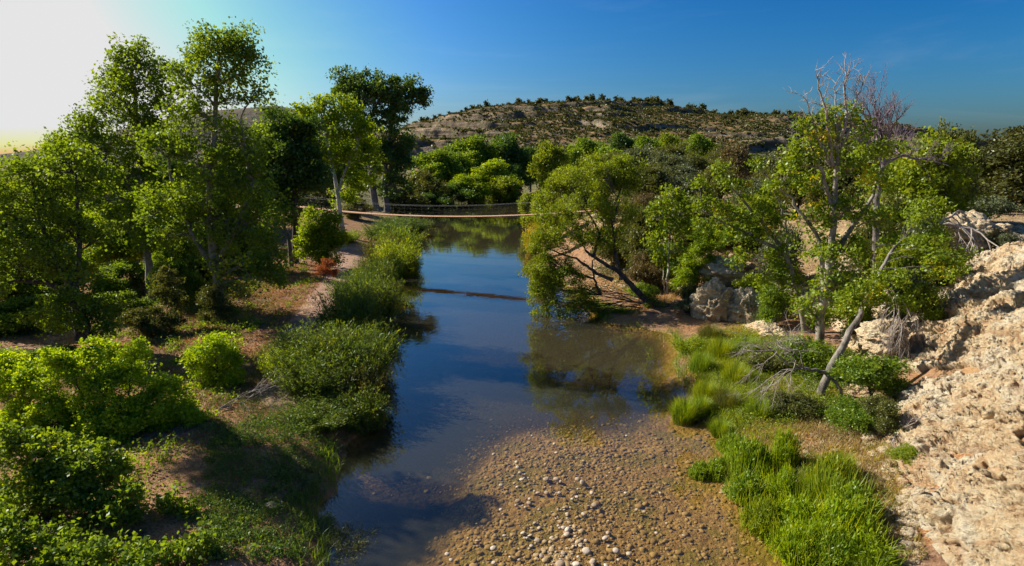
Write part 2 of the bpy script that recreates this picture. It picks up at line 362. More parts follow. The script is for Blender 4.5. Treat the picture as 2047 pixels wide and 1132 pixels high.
gx = axis([(-3000, -400, 400), (-400, -120, 14), (-120, -40, 2.5), (-40, -14, .5), (-14, 30, .16), (30, 60, .8), (60, 140, 3), (140, 400, 14), (400, 3000, 400)])
gy = axis([(-400, -60, 40), (-60, -5, 3), (-5, 8, .5), (8, 42, .16), (42, 70, .4), (70, 130, 1.), (130, 240, 2.), (240, 700, 25), (700, 4000, 400)])
GX, GY = np.meshgrid(gx, gy)
GZ = hgt(GX, GY)
def gridfaces(ny, nx):
    i = np.arange(ny-1)[:, None]*nx; j = np.arange(nx-1)[None, :]
    return np.stack([i+j, i+j+1, i+nx+j+1, i+nx+j], -1).reshape(-1, 4)
o = mkmesh('ground', np.stack([GX, GY, GZ], -1).reshape(-1, 3), gridfaces(len(gy), len(gx)), M['ground'], smooth=True); tag(o, kind='structure')
# river surface
wx = np.linspace(-45, 22, 135); wy = axis([(-40, 8, 3), (8, 60, .6), (60, 215, 2)])
WX, WY = np.meshgrid(wx, wy)
murk = .08+.42*ss(.12, .7, -hgt(WX, WY))
o = mkmesh('river_water', np.stack([WX, WY, WX*0], -1).reshape(-1, 3), gridfaces(len(wy), len(wx)), M['water'], attr={'murk': murk.ravel()}, smooth=True); tag(o, kind='structure')

def gz(x, y): return float(hgt(np.array([x]), np.array([y]))[0])
def gp(px, D):
    z = 1.
    for _ in range(4):
        x = (px-1023.5)/F*depth(D, z); z = gz(x, D)
    return np.array((x, D, z))
def gpx(px, py):
    """ground point seen at a pixel: march the ray"""
    d = at(px, py, 1.)-np.array((0, 0, H)); ts = np.linspace(8, 260, 2500)
    z = hgt(d[0]*ts, ts); ray = H+d[2]*ts
    k = np.argmax(ray < z); t = ts[k] if ray[k] < z[k] else 200
    return np.array((d[0]*t, t, gz(d[0]*t, t)))

# path along the left bank
pc = np.array([gpx(*q)[:2] for q in [(560, 860), (560, 790), (575, 730), (590, 690), (620, 640), (655, 590), (690, 545), (705, 500), (712, 470)]])
ts = np.linspace(0, 1, 160); tk = np.linspace(0, 1, len(pc))
pcx = np.interp(ts, tk, pc[:, 0]); pcy = np.interp(ts, tk, pc[:, 1])
ker = np.ones(15)/15
pcx = np.convolve(np.pad(pcx, 7, 'edge'), ker, 'valid'); pcy = np.convolve(np.pad(pcy, 7, 'edge'), ker, 'valid')
tx, ty = np.gradient(pcx), np.gradient(pcy); l = np.hypot(tx, ty); nx_, ny_ = -ty/l, tx/l
us = np.linspace(-1, 1, 25); wd = (1.25+.5*fbm(ts*9, 1., 4.)+ts*.6)*(.15+.85*ss(0, .12, ts)*(1-ss(.93, 1, ts)))
PX = pcx[:, None]+nx_[:, None]*us[None]*wd[:, None]; PY = pcy[:, None]+ny_[:, None]*us[None]*wd[:, None]
PZ = hgt(PX, PY)+.045-.16*np.abs(us[None])**3-.12*(1-ss(0, .1, ts))[:, None]+.02*fbm(PX*2, PY*2)
o = mkmesh('path', np.stack([PX, PY, PZ], -1).reshape(-1, 3), gridfaces(160, 25)[:, ::-1], M['path'], smooth=True); tag(o, kind='structure')

# cliff face (near right)
cy = np.linspace(4, 35, 900); cu = np.linspace(-.12, 1.35, 360)
CY, CU = np.meshgrid(cy, cu, indexing='ij')
xt_, xe_ = np.interp(CY, TY, XT), np.interp(CY, TY, XE)
CX = xt_+(xe_-xt_)*CU; CZ = hgt(CX, CY)
dx = np.gradient(CX, axis=1); dz = np.gradient(CZ, axis=1); ll = np.hypot(dx, dz)+1e-6
nX, nZ = -dz/ll, dx/ll
q = CZ*1.5+CY*.55-CX*.2                                   # dipping bedding
led = np.abs(((q*1.1+.9*fbm(CX*.5, CY*.5, CZ*.5)) % 1.)-.5)*2
dsp = .36*fbm(CX*.55, CY*.55, CZ*.9, 5)+.42*(led-.5)*(fbm(CX*.3, CY*.3, 8.)+.6)
wq = q+.5*fbm(CX*.9, CY*.9, CZ*.9, 4); dsp += .18*np.abs(fbm(CX*1.3, CY*1.1, wq*1.6, 5))-.08
fr1 = (wq*1.9) % 1.; dsp += .14*(ss(0, .75, fr1)-ss(.8, 1., fr1))*ss(-.1, .3, fbm(CX*.6, CY*.5, wq*.5+30, 3))+.09*np.abs(fbm(CX*3, CY*3, CZ*5, 4))
hq = fbm(CX*.5+40+.5*fbm(CX, CY, CZ*2), CY*.45, q*1.5, 4); crk = 0.
for f_, a_ in ((.7, .2), (1.5, .16), (3.2, .10), (6.5, .055)):
    e_ = np.clip(1-np.abs(fbm(CX*f_+f_, CY*f_*.8, wq*f_*1.9, 3))*(13 if f_ < 4 else 8), 0, 1)*ss(-.25, .15, fbm(CX*.7*f_, CY*.6*f_, wq*f_*.6+f_*7, 2))
    dsp = dsp-a_*e_; crk = np.maximum(crk, e_*(.5+.5*a_/.2))
holes = ss(.3, .42, hq); dsp -= .42*holes
hr_ = fbm(CX*1.3+9, CY*1.0, q*4.5, 4); dsp -= .14*ss(.22, .4, hr_)
dsp += .075*fbm(CX*6, CY*6, q*8, 4)+.05*(((q*3.3+1.2*fbm(CX*1.2, CY*1.2, CZ, 4)) % 1)-.5)-.10*np.clip(1-np.abs(fbm(CX*1.1, CY*.9, q*2.6+3, 4))*9, 0, 1)*(fbm(CX*.4, CY*.4, 1.) > -.15)
edge = ss(-.12, .02, CU)*(1-ss(1.1, 1.35, CU))*ss(4, 5, CY)*(1-ss(32.6, 34.6, CY))
off = (dsp+.32)*edge-.25*(1-edge)
V = np.stack([CX+nX*off, CY-.25*off*edge, CZ+nZ*off], -1).reshape(-1, 3)
o = mkmesh('cliff', V, gridfaces(900, 360)[:, ::-1], M['cliff'], smooth=False, attr={'crack': crk.ravel()}); tag(o, kind='structure')

# hills
def hill(name, mat, ridge, Yr, Yf, zf, Xs, nx, ny, terr, kz):
    px = np.array([r[0] for r in ridge]); pts = np.array([at(a, b, Yr) for a, b in ridge])
    X = np.linspace(Xs[0], Xs[1], nx); t = np.linspace(0, 1.25, ny)
    rz = np.interp(X, pts[:, 0], pts[:, 2])
    XX, TT = np.meshgrid(X, t)
    YY = Yf+(Yr-Yf)*TT+.05*(Yr-Yf)*fbm(XX*.006, TT*2, 3.)
    pr = np.clip(TT, 0, 1); pr = .55*pr+.45*ss(0, 1, pr)
    ZZ = zf+(rz[None]-zf)*pr
    gul = fbm(XX*.018, YY*.006, 7., 5); ZZ += kz*gul*np.sin(np.clip(TT, 0, 1)*np.pi)
    if terr:
        s_ = 8.; ph = ZZ/s_+.9*fbm(XX*.012, YY*.012, 1., 4); fr = ph-np.floor(ph)
        st = ss(.43, .57, fr)-fr
        ZZ += s_*1.05*st*ss(.05, .3, TT)*(1-ss(.8, 1., TT))*ss(-.6, -.05, fbm(XX*.012, ZZ*.06, 5., 4))
        ZZ += 1.5*fbm(XX*.1, YY*.1, 2., 5)
    ZZ = np.where(TT > 1, ZZ-(TT-1)*60, ZZ)
    o = mkmesh(name, np.stack([XX, YY, ZZ], -1).reshape(-1, 3), gridfaces(ny, nx), mat, smooth=False); tag(o, kind='structure')
    return X, t, XX, YY, ZZ
HX = hill('hill', M['hill'], [(-900, 420), (300, 360), (600, 320), (700, 292), (800, 264), (850, 246), (900, 232), (960, 219), (1020, 212), (1100, 206), (1200, 202), (1290, 206), (1340, 215), (1420, 229), (1520, 232), (1600, 234), (1680, 246), (1760, 268), (1860, 288), (1960, 305), (2200, 325), (3200, 360)],
          520, 235, 4, (-260, 620), 700, 380, True, 7)
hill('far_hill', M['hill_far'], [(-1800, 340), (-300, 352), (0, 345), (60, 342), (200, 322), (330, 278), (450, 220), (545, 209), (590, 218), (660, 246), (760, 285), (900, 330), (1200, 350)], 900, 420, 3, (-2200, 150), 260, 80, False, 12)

# ------------------------------------------------------------------ vegetation generators
def rot_dirs(n, rng, up=-1.):
    d = rng.normal(size=(n, 3)); d /= np.linalg.norm(d, axis=1)[:, None]
    d[:, 2] = np.where(d[:, 2] < up, -d[:, 2], d[:, 2]); return d
def leaves(C, L, W, rng, axis_=None, tint=None, upb=.5, fold=.25):
    """one folded diamond per centre"""
    n = len(C); N = rng.normal(size=(n, 3)); N[:, 2] += upb; N /= np.linalg.norm(N, axis=1)[:, None]
    A = rng.normal(size=(n, 3)) if axis_ is None else axis_+.35*rng.normal(size=(n, 3))
    A -= (A*N).sum(1)[:, None]*N; A /= np.linalg.norm(A, axis=1)[:, None]+1e-9
    B = np.cross(N, A); s = rng.uniform(.5, 1.45, n)[:, None]
    V = np.stack([C-A*L*s, C+B*W*s-N*fold*W*s, C+A*L*s, C-B*W*s-N*fold*W*s], 1).reshape(-1, 3)
    Q = np.arange(4*n).reshape(-1, 4)
    t = np.clip((rng.uniform(0, 1, n)*.55 if tint is None else tint+rng.normal(0, .16, n)), 0, 1)
    return V, Q, np.repeat(t, 4)
def bez(a, b, c, n): 
    t = np.linspace(0, 1, n)[:, None]; return a*(1-t)**2+2*b*t*(1-t)+c*t*t
def make_crown(lobes, rng, leaf, lai, rc, trunk=None, mb=None, limb_r=.12, twig=True, yel=.0, shell=.55, droop=0.):
    """lobes: centre, radii. returns leaf arrays and grows limbs and twigs into mb"""
    Cs = []; T = []
    for c, r in lobes:
        c = np.asarray(c, float); r = np.asarray(r, float); rm = float(np.prod(r)**(1/3))
        area = math.pi*r[0]*r[2]; nl = int(lai*area/(2*leaf[0]*leaf[1]))
        ncl = max(6, int(2.6*(rm/rc)**2+3))
        d = rot_dirs(ncl, rng, -.75)
        fr = rng.uniform(.12, 1.1, ncl)**shell*(1+.4*vn(d[:, 0]*2.2+c[0], d[:, 1]*2.2+c[1], d[:, 2]*2.2+c[2]))
        cc = c+d*r*fr[:, None]
        wts = rng.uniform(.15, 1.9, ncl); wts /= wts.sum()
        tint_c = rng.uniform(.05, .6, ncl)+yel*(rng.uniform(0, 1, ncl) > .9)
        cnt = (wts*nl).astype(int)+2
        own = np.repeat(np.arange(ncl), cnt); m = len(own)
        g = rng.normal(size=(m, 3)); gl = np.linalg.norm(g, axis=1)[:, None]; g *= np.minimum(1, 2.3/gl)
        rs = rc*rng.uniform(.6, 1.3, ncl)[own][:, None]
        P = cc[own]+g*rs*np.array((.66, .66, .56)); P[:, 2] -= droop*np.abs(g[:, 0])*rs[:, 0]
        Cs.append(P); T.append(tint_c[own])
        if mb is not None and trunk is not None:
            tr = np.asarray(trunk); below = tr[tr[:, 2] < c[2]-.3*r[2]]
            s0 = (below if len(below) else tr[:1]); s0 = s0[np.argmin(np.linalg.norm(s0-c, axis=1)+.4*np.abs(s0[:, 2]-c[2]+r[2]*.8))]
            midp = (s0+c)/2+np.array((0, 0, .18*np.linalg.norm(c-s0)))*rng.uniform(-.3, 1)+rng.normal(size=3)*.08*np.linalg.norm(c-s0)
            B = bez(s0, midp, c+np.array((0, 0, .3*r[2])), 9); B[1:-1] += rng.normal(size=(7, 3))*.03*rm
            mb.tube(B, np.linspace(limb_r*min(1.3, .4+rm/3), limb_r*.25, 9), 6)
            if twig:
                for k in range(ncl):
                    if twig < 1 and rng.random() > twig: continue
                    s1 = B[min(8, max(1, int(rng.integers(2, 9))))]
                    m2 = (s1+cc[k])/2+rng.normal(size=3)*.12*np.linalg.norm(cc[k]-s1)+np.array((0, 0, -.05))
                    mb.tube(bez(s1, m2, cc[k]+(cc[k]-c)*.08, 5), np.linspace(limb_r*.28, limb_r*.07, 5), 4)
    C = np.concatenate(Cs); t = np.concatenate(T)
    return leaves(C, leaf[0], leaf[1], rng, tint=t)
def fractal(mb, p, d, ln, r, dep, rng, spread=.6, up=.15, k=(2, 4), wob=.18):
    n = 5; P = [p]; dd = d/np.linalg.norm(d)
    for i in range(n):
        dd = dd+rng.normal(size=3)*wob+np.array((0, 0, up*.3)); dd /= np.linalg.norm(dd); P.append(P[-1]+dd*ln/n)
    mb.tube(np.array(P), np.linspace(r, r*.5, n+1), 5 if r > .03 else 3)
    if dep <= 0: return
    for _ in range(int(rng.integers(k[0], k[1]+1))):
        q_ = int(rng.integers(2, n+1)); s = rng.normal(size=3)*spread+dd+np.array((0, 0, up))
        fractal(mb, P[q_], s, ln*rng.uniform(.5, .78), r*.55, dep-1, rng, spread, up, k, wob)
    fractal(mb, P[-1], dd, ln*.7, r*.5, dep-1, rng, spread, up, k, wob)

def ptree(name, label, cat, base, D, trunks, lobes, leafm, bark, leaf, lai=3., rc=.6, r0=.25, seed=1, group=None, yel=0., limb_r=.1, twig=1, dd=.8, extra=None, droop=0.):
    """tree measured from the photograph: trunks [(points(px,py,dY))...], lobes (px,py,rx,ry,dY) in pixels at distance D"""
    rng = np.random.default_rng(seed)
    b = gp(base, D) if np.isscalar(base) else np.asarray(base, float)
    root = empty(name, b); tag(root, label, cat, group)
    mb = MB(); alltr = []
    for tk_ in trunks:
        rr = tk_[0]; pts = [at(a, c_, D+e) for a, c_, e in tk_[1]]
        if len(tk_) < 3: pts[0] = b-np.array((0, 0, .25))
        pts = np.array(pts); t = np.linspace(0, 1, len(pts)); tt = np.linspace(0, 1, 18)
        P = np.stack([np.interp(tt, t, pts[:, i]) for i in range(3)], 1)
        P[1:-1] = .25*P[:-2]+.5*P[1:-1]+.25*P[2:]; P[2:] += rng.normal(size=(16, 3))*.03
        rad = np.linspace(rr, rr*.3, 18); rad[0] *= 1.35
        mb.tube(P, rad, 9); alltr.append(P)
    tr = np.concatenate(alltr)
    lb = []
    for (a, c_, rx, ry, e) in lobes:
        c = at(a, c_, D+e); k = 1.07*depth(D+e, c[2])/F; lb.append((c, (rx*k, max(rx, ry)*k*dd, ry*k)))
    V, Q, t = make_crown(lb, rng, leaf, lai*1.7, rc, tr, mb, limb_r, twig, yel, droop=droop)
    if extra: extra(mb, tr, rng)
    mb.v = [v-b for v in mb.v]
    mb.build('trunk', bark, root)
    mkmesh('crown', V-b, Q, leafm, root, {'v': t})
    return root

# ------------------------------------------------------------------ the tall trees on the left bank
def branchy(P0, n, ln, r, spread=.5):
    def f(mb, tr, rng):
        for _ in range(n):
            p = tr[int(rng.integers(6, len(tr)))]
            fractal(mb, p, rng.normal(size=3)+np.array((0, 0, .8)), ln, r, 1, rng, spread)
    return f
ptree('cottonwood_tree', 'tall cottonwood with pale forked trunk and high rounded crown beside the sandy path', 'tree', 436, 31,
      [(.27, [(436, 640, 0), (438, 570, 0), (425, 520, 0), (418, 420, 0), (425, 320, .3), (430, 200, .5), (440, 110, .5)]),
       (.16, [(425, 540, 0), (470, 460, .3), (505, 380, .5), (480, 240, .8)], 1),
       (.15, [(436, 555, 0), (385, 470, .2), (345, 380, .5), (330, 260, 1)], 1)],
      [(432, 92, 40, 38, .3), (482, 95, 38, 42, .6), (500, 145, 32, 34, .4), (440, 150, 52, 45, 0), (382, 115, 30, 30, .6), (368, 165, 34, 38, .4), (519, 185, 19, 22, .3),
       (470, 200, 38, 24, .8), (400, 235, 55, 40, 0), (335, 300, 60, 45, .3), (470, 290, 62, 45, 1), (410, 350, 75, 50, -.5), (330, 400, 55, 45, 0), (500, 365, 60, 48, .5),
       (440, 440, 75, 50, .2), (515, 450, 52, 45, 0), (500, 525, 60, 45, -.4), (440, 500, 40, 30, 1.2), (350, 465, 42, 30, .5), (540, 550, 28, 28, -.3)],
      M['leaf_mid'], M['bark_pale'], (.08, .058), 1.65, .44, seed=11, yel=.3, limb_r=.085)
ptree('cottonwood_tree', 'tall cottonwood with a lower lopsided crown, left of the highest crown against the white sky', 'tree', 300, 35,
      [(.25, [(300, 600, 0), (295, 500, 0), (285, 380, 0), (275, 250, .3), (262, 130, .3)]),
       (.13, [(290, 420, 0), (220, 330, 0), (160, 280, 0)], 1)],
      [(245, 112, 30, 26, .2), (288, 120, 30, 28, 0), (232, 150, 32, 32, .2), (318, 150, 28, 28, .4), (275, 170, 48, 36, -.3), (215, 195, 32, 26, 0), (320, 205, 40, 36, .2), (250, 225, 55, 38, 0),
       (190, 245, 38, 28, 0), (150, 270, 28, 24, .4), (300, 275, 60, 40, 0), (220, 300, 60, 38, 0), (120, 300, 22, 18, .6), (270, 350, 65, 45, .4), (180, 340, 50, 35, .4), (300, 410, 60, 45, -.3), (250, 440, 50, 40, .3), (310, 480, 50, 36, -.3), (180, 400, 50, 36, .5), (110, 300, 34, 24, .3), (150, 320, 44, 34, 0), (80, 325, 30, 20, .5), (165, 262, 30, 24, 0)],
      M['leaf_mid'], M['bark_pale'], (.08, .058), 1.5, .44, seed=12, yel=.2, limb_r=.08)
ptree('cottonwood_tree', 'spreading blue-green cottonwood at the left edge, its dark limb arching out over the undergrowth', 'tree', 165, 26,
      [(.26, [(165, 670, 0), (150, 600, 0), (135, 560, 0), (100, 500, .3), (70, 400, .6)]),
       (.16, [(150, 605, 0), (100, 565, -.4), (40, 560, -.8), (-40, 585, -1)], 1),
       (.15, [(150, 600, 0), (158, 520, .2), (160, 440, .5), (150, 350, .8)], 1)],
      [(60, 345, 60, 35, .5), (130, 325, 60, 34, .8), (20, 400, 60, 48, .4), (100, 400, 62, 44, .2), (165, 385, 45, 38, 1), (190, 350, 34, 26, 1.2), (-50, 420, 60, 60, .5), (60, 480, 70, 42, -.6), (140, 470, 50, 36, .2),
       (40, 530, 65, 32, -.9), (120, 545, 60, 34, -1.2), (-40, 560, 60, 40, -1), (200, 480, 30, 28, .8)],
      M['leaf_mid'], M['bark_dark'], (.07, .05), 1.6, .4, seed=13, yel=.2, limb_r=.08, dd=.9)
ptree('small_tree', 'low leafy tree standing in shade under the arching dark limb', 'tree', 190, 24.5,
      [(.1, [(190, 720, 0), (180, 660, 0), (160, 600, 0)])],
      [(150, 610, 60, 30, 0), (90, 640, 42, 28, .2), (185, 640, 36, 36, 0), (215, 655, 20, 20, 0)],
      M['leaf_mid'], M['bark_dark'], (.06, .045), 2.2, .35, seed=14, limb_r=.05)
ptree('small_tree', 'sunlit yellow-green tree between the two pale cottonwood trunks', 'tree', 262, 41,
      [(.14, [(262, 540, 0), (262, 490, 0), (258, 430, 0)])],
      [(200, 455, 40, 32, 0), (260, 430, 52, 32, 0), (310, 450, 40, 34, 0), (235, 490, 45, 30, -.5), (285, 495, 42, 30, -.5), (330, 520, 25, 26, 0)],
      M['leaf_bright'], M['bark_pale'], (.09, .065), 2.6, .45, seed=15, limb_r=.06)
ptree('dark_tree', 'dense dark green tree behind the tall cottonwood, its crown shading the bridge end', 'tree', 590, 48,
      [(.25, [(590, 455, 0), (588, 380, 0), (575, 300, 0), (565, 250, 0)])],
      [(560, 250, 46, 32, 0), (600, 285, 46, 40, 0), (545, 300, 46, 40, 0), (590, 340, 56, 40, -.5), (535, 355, 42, 40, 0), (625, 330, 26, 30, 0), (555, 400, 40, 28, -.5), (610, 375, 26, 22, 0)],
      M['leaf_dark'], M['bark_dark'], (.11, .085), 4, .6, seed=16, limb_r=.1)
ptree('cottonwood_tree', 'bright green cottonwood with forked white trunk near the left bridge end', 'tree', 688, 56,
      [(.26, [(688, 440, 0), (678, 400, 0), (668, 350, 0), (658, 305, 0), (650, 260, 0)]),
       (.14, [(676, 385, 0), (690, 340, 0), (715, 290, 0)], 1), (.12, [(668, 350, 0), (645, 325, 0), (620, 280, 0)], 1)],
      [(650, 218, 38, 24, 0), (610, 232, 32, 26, 0), (690, 225, 28, 24, .5), (720, 262, 36, 30, .5), (660, 262, 48, 32, -.5), (610, 285, 36, 28, 0), (700, 310, 42, 34, .6), (735, 320, 28, 30, .5), (640, 310, 28, 22, .5),
       (715, 370, 30, 32, .8), (690, 395, 24, 20, 1)],
      M['leaf_bright'], M['bark_white'], (.11, .085), 2.2, .5, seed=17, limb_r=.1)
ptree('cottonwood_tree', 'giant cottonwood with two domed crowns and dark stout trunk rising beyond the bridge', 'tree', 752, 110,
      [(.75, [(752, 424, 0), (744, 370, 0), (738, 320, 0), (730, 250, 0), (715, 200, 0)]),
       (.6, [(775, 424, 1), (768, 370, 1), (772, 310, 1), (785, 240, 1), (800, 190, 1)], 1)],
      [(722, 168, 44, 30, 0), (690, 185, 26, 22, 0), (760, 188, 38, 28, 0), (808, 182, 38, 26, 1), (842, 194, 20, 18, 1), (800, 212, 34, 20, 0), (725, 205, 44, 26, -1), (700, 222, 30, 18, 0), (775, 240, 30, 24, 0),
       (848, 205, 12, 10, 1), (735, 245, 24, 18, 0),
       (790, 285, 34, 32, 1), (760, 310, 38, 32, 0), (800, 330, 28, 32, 1), (725, 290, 26, 26, 0), (785, 370, 34, 26, 1), (815, 290, 12, 14, 0)],
      M['leaf_dark'], M['bark_grey'], (.2, .15), 3., .85, seed=18, limb_r=.3, yel=.4)
ptree('small_tree', 'small leaning tree with thick bare trunk left of the yellow-green bush by the path', 'tree', 583, 46,
      [(.2, [(583, 520, 0), (578, 480, 0), (568, 450, 0), (556, 425, 0)])],
      [(565, 425, 26, 18, 0), (548, 440, 20, 16, 0), (580, 440, 18, 14, 0)],
      M['leaf_mid'], M['bark_grey'], (.09, .065), 2, .35, seed=19, limb_r=.06)
# ------------------------------------------------------------------ right bank
ptree('willow_tree', 'leaning willow with dark forked trunk reaching from the right bank over the water', 'tree', 1345, 34.5,
      [(.24, [(1345, 618, 0), (1290, 600, 0), (1262, 572, 0), (1240, 545, 0), (1195, 520, .3), (1170, 500, .5)]),
       (.13, [(1243, 560, 0), (1232, 520, .3), (1228, 480, .4), (1222, 440, .4), (1240, 400, .5)], 1),
       (.12, [(1225, 560, 0), (1190, 545, .2), (1150, 515, .5), (1100, 500, .6)], 1),
       (.1, [(1185, 515, .4), (1200, 470, .8), (1180, 430, 1), (1150, 400, 1.2)], 1),
       (.1, [(1200, 590, .4), (1188, 555, .4), (1184, 520, .5)], 1)],
      [(1120, 430, 42, 30, 1.2), (1175, 400, 46, 30, 1), (1230, 430, 34, 34, .6), (1100, 485, 42, 30, .6), (1155, 465, 46, 30, .5), (1090, 530, 32, 34, .6), (1130, 545, 40, 30, .3), (1200, 480, 30, 26, .6),
       (1075, 580, 22, 22, .6), (1160, 585, 30, 26, .3), (1110, 590, 30, 26, .3), (1230, 470, 22, 20, .6), (1085, 615, 26, 24, .3), (1135, 625, 34, 24, 0), (1175, 610, 26, 20, 0), (1070, 545, 22, 26, .6), (1145, 350, 30, 22, 1.4), (1200, 345, 28, 20, 1.4), (1075, 480, 20, 24, .8)],
      M['leaf_willow'], M['bark_dark'], (.065, .026), 1.6, .3, seed=21, limb_r=.055, dd=.9, droop=.3)
ptree('willow_tree', 'bright willow with dark open branches on the bank where the bridge lands', 'tree', 1215, 50,
      [(.2, [(1215, 478, 0), (1218, 440, 0), (1232, 400, 0), (1250, 350, 0)]),
       (.12, [(1217, 450, 0), (1195, 415, 0), (1160, 390, 0), (1120, 375, 0)], 1), (.1, [(1225, 420, 0), (1200, 380, 0), (1180, 340, 0)], 1)],
      [(1240, 335, 40, 26, 0), (1190, 350, 40, 28, 0), (1130, 360, 34, 24, 0), (1105, 390, 34, 26, 0), (1160, 385, 36, 26, -.5), (1230, 375, 34, 24, 0), (1200, 410, 30, 20, -.5), (1265, 365, 20, 18, 0)],
      M['leaf_willow'], M['bark_dark'], (.09, .045), 2.4, .42, seed=22, limb_r=.07)
ptree('cottonwood_sapling', 'slim white-stemmed cottonwood sapling in the shaded hollow left of the yellow-green bush', 'tree', 1333, 37,
      [(.09, [(1333, 588, 0), (1336, 540, 0), (1338, 490, 0), (1345, 430, 0), (1345, 380, 0)]), (.05, [(1332, 585, 0), (1325, 560, 0), (1328, 500, 0)])],
      [(1340, 395, 30, 22, 0), (1315, 430, 28, 22, 0), (1362, 425, 26, 22, 0), (1345, 460, 38, 24, 0), (1310, 480, 22, 20, 0), (1350, 500, 26, 20, 0), (1318, 520, 18, 16, 0)],
      M['leaf_syc'], M['bark_white'], (.09, .07), 1.7, .3, seed=23, limb_r=.04)
ptree('sycamore_tree', 'sycamore with thin diagonal branches spreading left of the big dead-topped tree', 'tree', 1612, 28.5,
      [(.15, [(1612, 640, 0), (1595, 590, 0), (1575, 520, 0), (1545, 470, 0), (1500, 420, 0), (1450, 360, 0)]),
       (.09, [(1560, 500, 0), (1500, 470, 0), (1440, 440, 0), (1400, 420, 0)], 1), (.08, [(1575, 520, 0), (1570, 440, 0), (1545, 370, 0)], 1)],
      [(1480, 520, 26, 20, 0), (1540, 560, 30, 26, 0), (1440, 350, 26, 18, 0), (1400, 370, 20, 16, 0), (1480, 385, 30, 20, 0), (1410, 410, 32, 20, 0), (1455, 430, 40, 22, 0), (1520, 425, 34, 24, 0), (1400, 445, 22, 14, 0), (1500, 470, 36, 22, 0),
       (1550, 460, 28, 26, 0), (1545, 380, 20, 20, 0), (1560, 510, 26, 30, 0), (1590, 570, 22, 28, 0), (1520, 330, 16, 14, 0), (1570, 545, 20, 20, .4)],
      M['leaf_syc'], M['bark_pale'], (.085, .05), 1.4, .28, seed=24, limb_r=.045, yel=.3)
def dead_top(mb, tr, rng):
    for (a, b, d, tpx, tpy, r) in [(1672, 330, 24.4, 1640, 145, .085), (1672, 300, 24.4, 1655, 170, .07), (1675, 290, 24.4, 1681, 135, .085), (1680, 300, 24.4, 1708, 150, .06), (1668, 330, 24.4, 1600, 180, .06), (1650, 270, 24.4, 1598, 235, .045)]:
        p, q_ = at(a, b, d), at(tpx, tpy, d+rng.uniform(-.6, .6)); v = q_-p; n = 14; t = np.linspace(0, 1, n)[:, None]
        P = p+v*t+np.cumsum(rng.normal(size=(n, 3))*.05, 0); mb.tube(P, np.linspace(r, r*.22, n), 6)
        for k in range(6, n):
            for _ in range(2):
                if rng.random() < .75: fractal(mb, P[k], v/np.linalg.norm(v)*.7+rng.normal(size=3)*.6, .55*rng.uniform(.5, 1.2), r*.25, 1, rng, .7, .1)
big = ptree('sycamore_tree', 'big pale sycamore on the right bank with bare dead branches standing above its leafy crown', 'tree', 1637, 24.4,
      [(.2, [(1637, 700, 0), (1640, 640, 0), (1650, 560, 0), (1665, 470, 0), (1672, 380, 0), (1672, 300, 0), (1672, 230, 0)]),
       (.13, [(1655, 540, 0), (1700, 460, 0), (1745, 390, .4), (1760, 340, .4)], 1),
       (.11, [(1648, 590, 0), (1640, 480, .4), (1600, 420, .4), (1560, 375, .5)], 1),
       (.09, [(1668, 420, 0), (1640, 340, -.2), (1620, 290, -.3)], 1)],
      [(1690, 235, 34, 22, .3), (1650, 235, 22, 18, 0), (1612, 262, 34, 26, -.2), (1600, 310, 34, 26, 0), (1655, 290, 34, 26, 0), (1730, 270, 24, 20, .4), (1745, 310, 38, 28, .3), (1570, 350, 32, 22, 0), (1700, 340, 36, 28, 0),
       (1630, 370, 42, 28, .4), (1790, 300, 26, 20, .5), (1760, 365, 38, 26, .5), (1690, 420, 48, 30, -.3), (1620, 440, 34, 30, .5), (1640, 500, 40, 34, .5), (1700, 500, 50, 34, -.3), (1760, 440, 40, 34, 0),
       (1660, 570, 42, 32, -.2), (1720, 570, 44, 30, -.3), (1790, 500, 32, 30, 0), (1600, 620, 30, 24, 0), (1760, 600, 36, 22, -.4), (1650, 640, 30, 22, .4), (1580, 330, 18, 16, 0)],
      M['leaf_syc'], M['bark_pale'], (.07, .045), 1.35, .28, seed=25, limb_r=.05, yel=.4)
bo = Vector(big.location); mb = MB(); dead_top(mb, None, np.random.default_rng(3)); mb.v = [v-np.array(bo) for v in mb.v]; mb.build('dead_branch', M['wood_dead'], big)
# leaning grey trunk with its own crown
ptree('leaning_tree', 'tree with thick grey leaning trunk and dead side branches at the foot of the cliff', 'tree', 1634, 20,
      [(.16, [(1634, 795, 0), (1655, 745, 0), (1690, 680, .2), (1722, 625, .5), (1755, 550, 1), (1790, 490, 1.5)]),
       (.08, [(1655, 745, 0), (1675, 770, -.2), (1690, 810, -.3), (1702, 835, -.3)], 1),
       (.07, [(1650, 745, 0), (1610, 738, -.2), (1570, 725, -.3), (1530, 690, -.2)], 1)],
      [(1740, 590, 44, 26, 0), (1780, 560, 34, 26, .3), (1700, 600, 30, 22, 0), (1830, 500, 34, 26, .5), (1870, 480, 30, 26, .6), (1880, 540, 34, 22, 0), (1920, 520, 26, 16, 0), (1800, 610, 22, 16, 0), (1840, 430, 38, 28, 1)],
      M['leaf_syc'], M['bark_grey'], (.05, .033), 1.7, .24, seed=26, limb_r=.03, yel=.3)
def dead_fan(name, label, start, D, dirs, ln, r, dep, seed, mat='wood_dead', up=.1, spread=.6, z=None, k=(2, 4)):
    rng = np.random.default_rng(seed); b = at(start[0], start[1], D) if z is None else z
    root = empty(name, b); tag(root, label, 'dead branch' if 'branch' in name else 'tree')
    mb = MB()
    for (dx_, dy_, dz_), l in dirs:
        v = np.array((dx_, dy_, dz_), float); fractal(mb, np.zeros(3), v, ln*l, r, dep, rng, spread, up, k)
    mb.build('branches', M[mat], root); return root
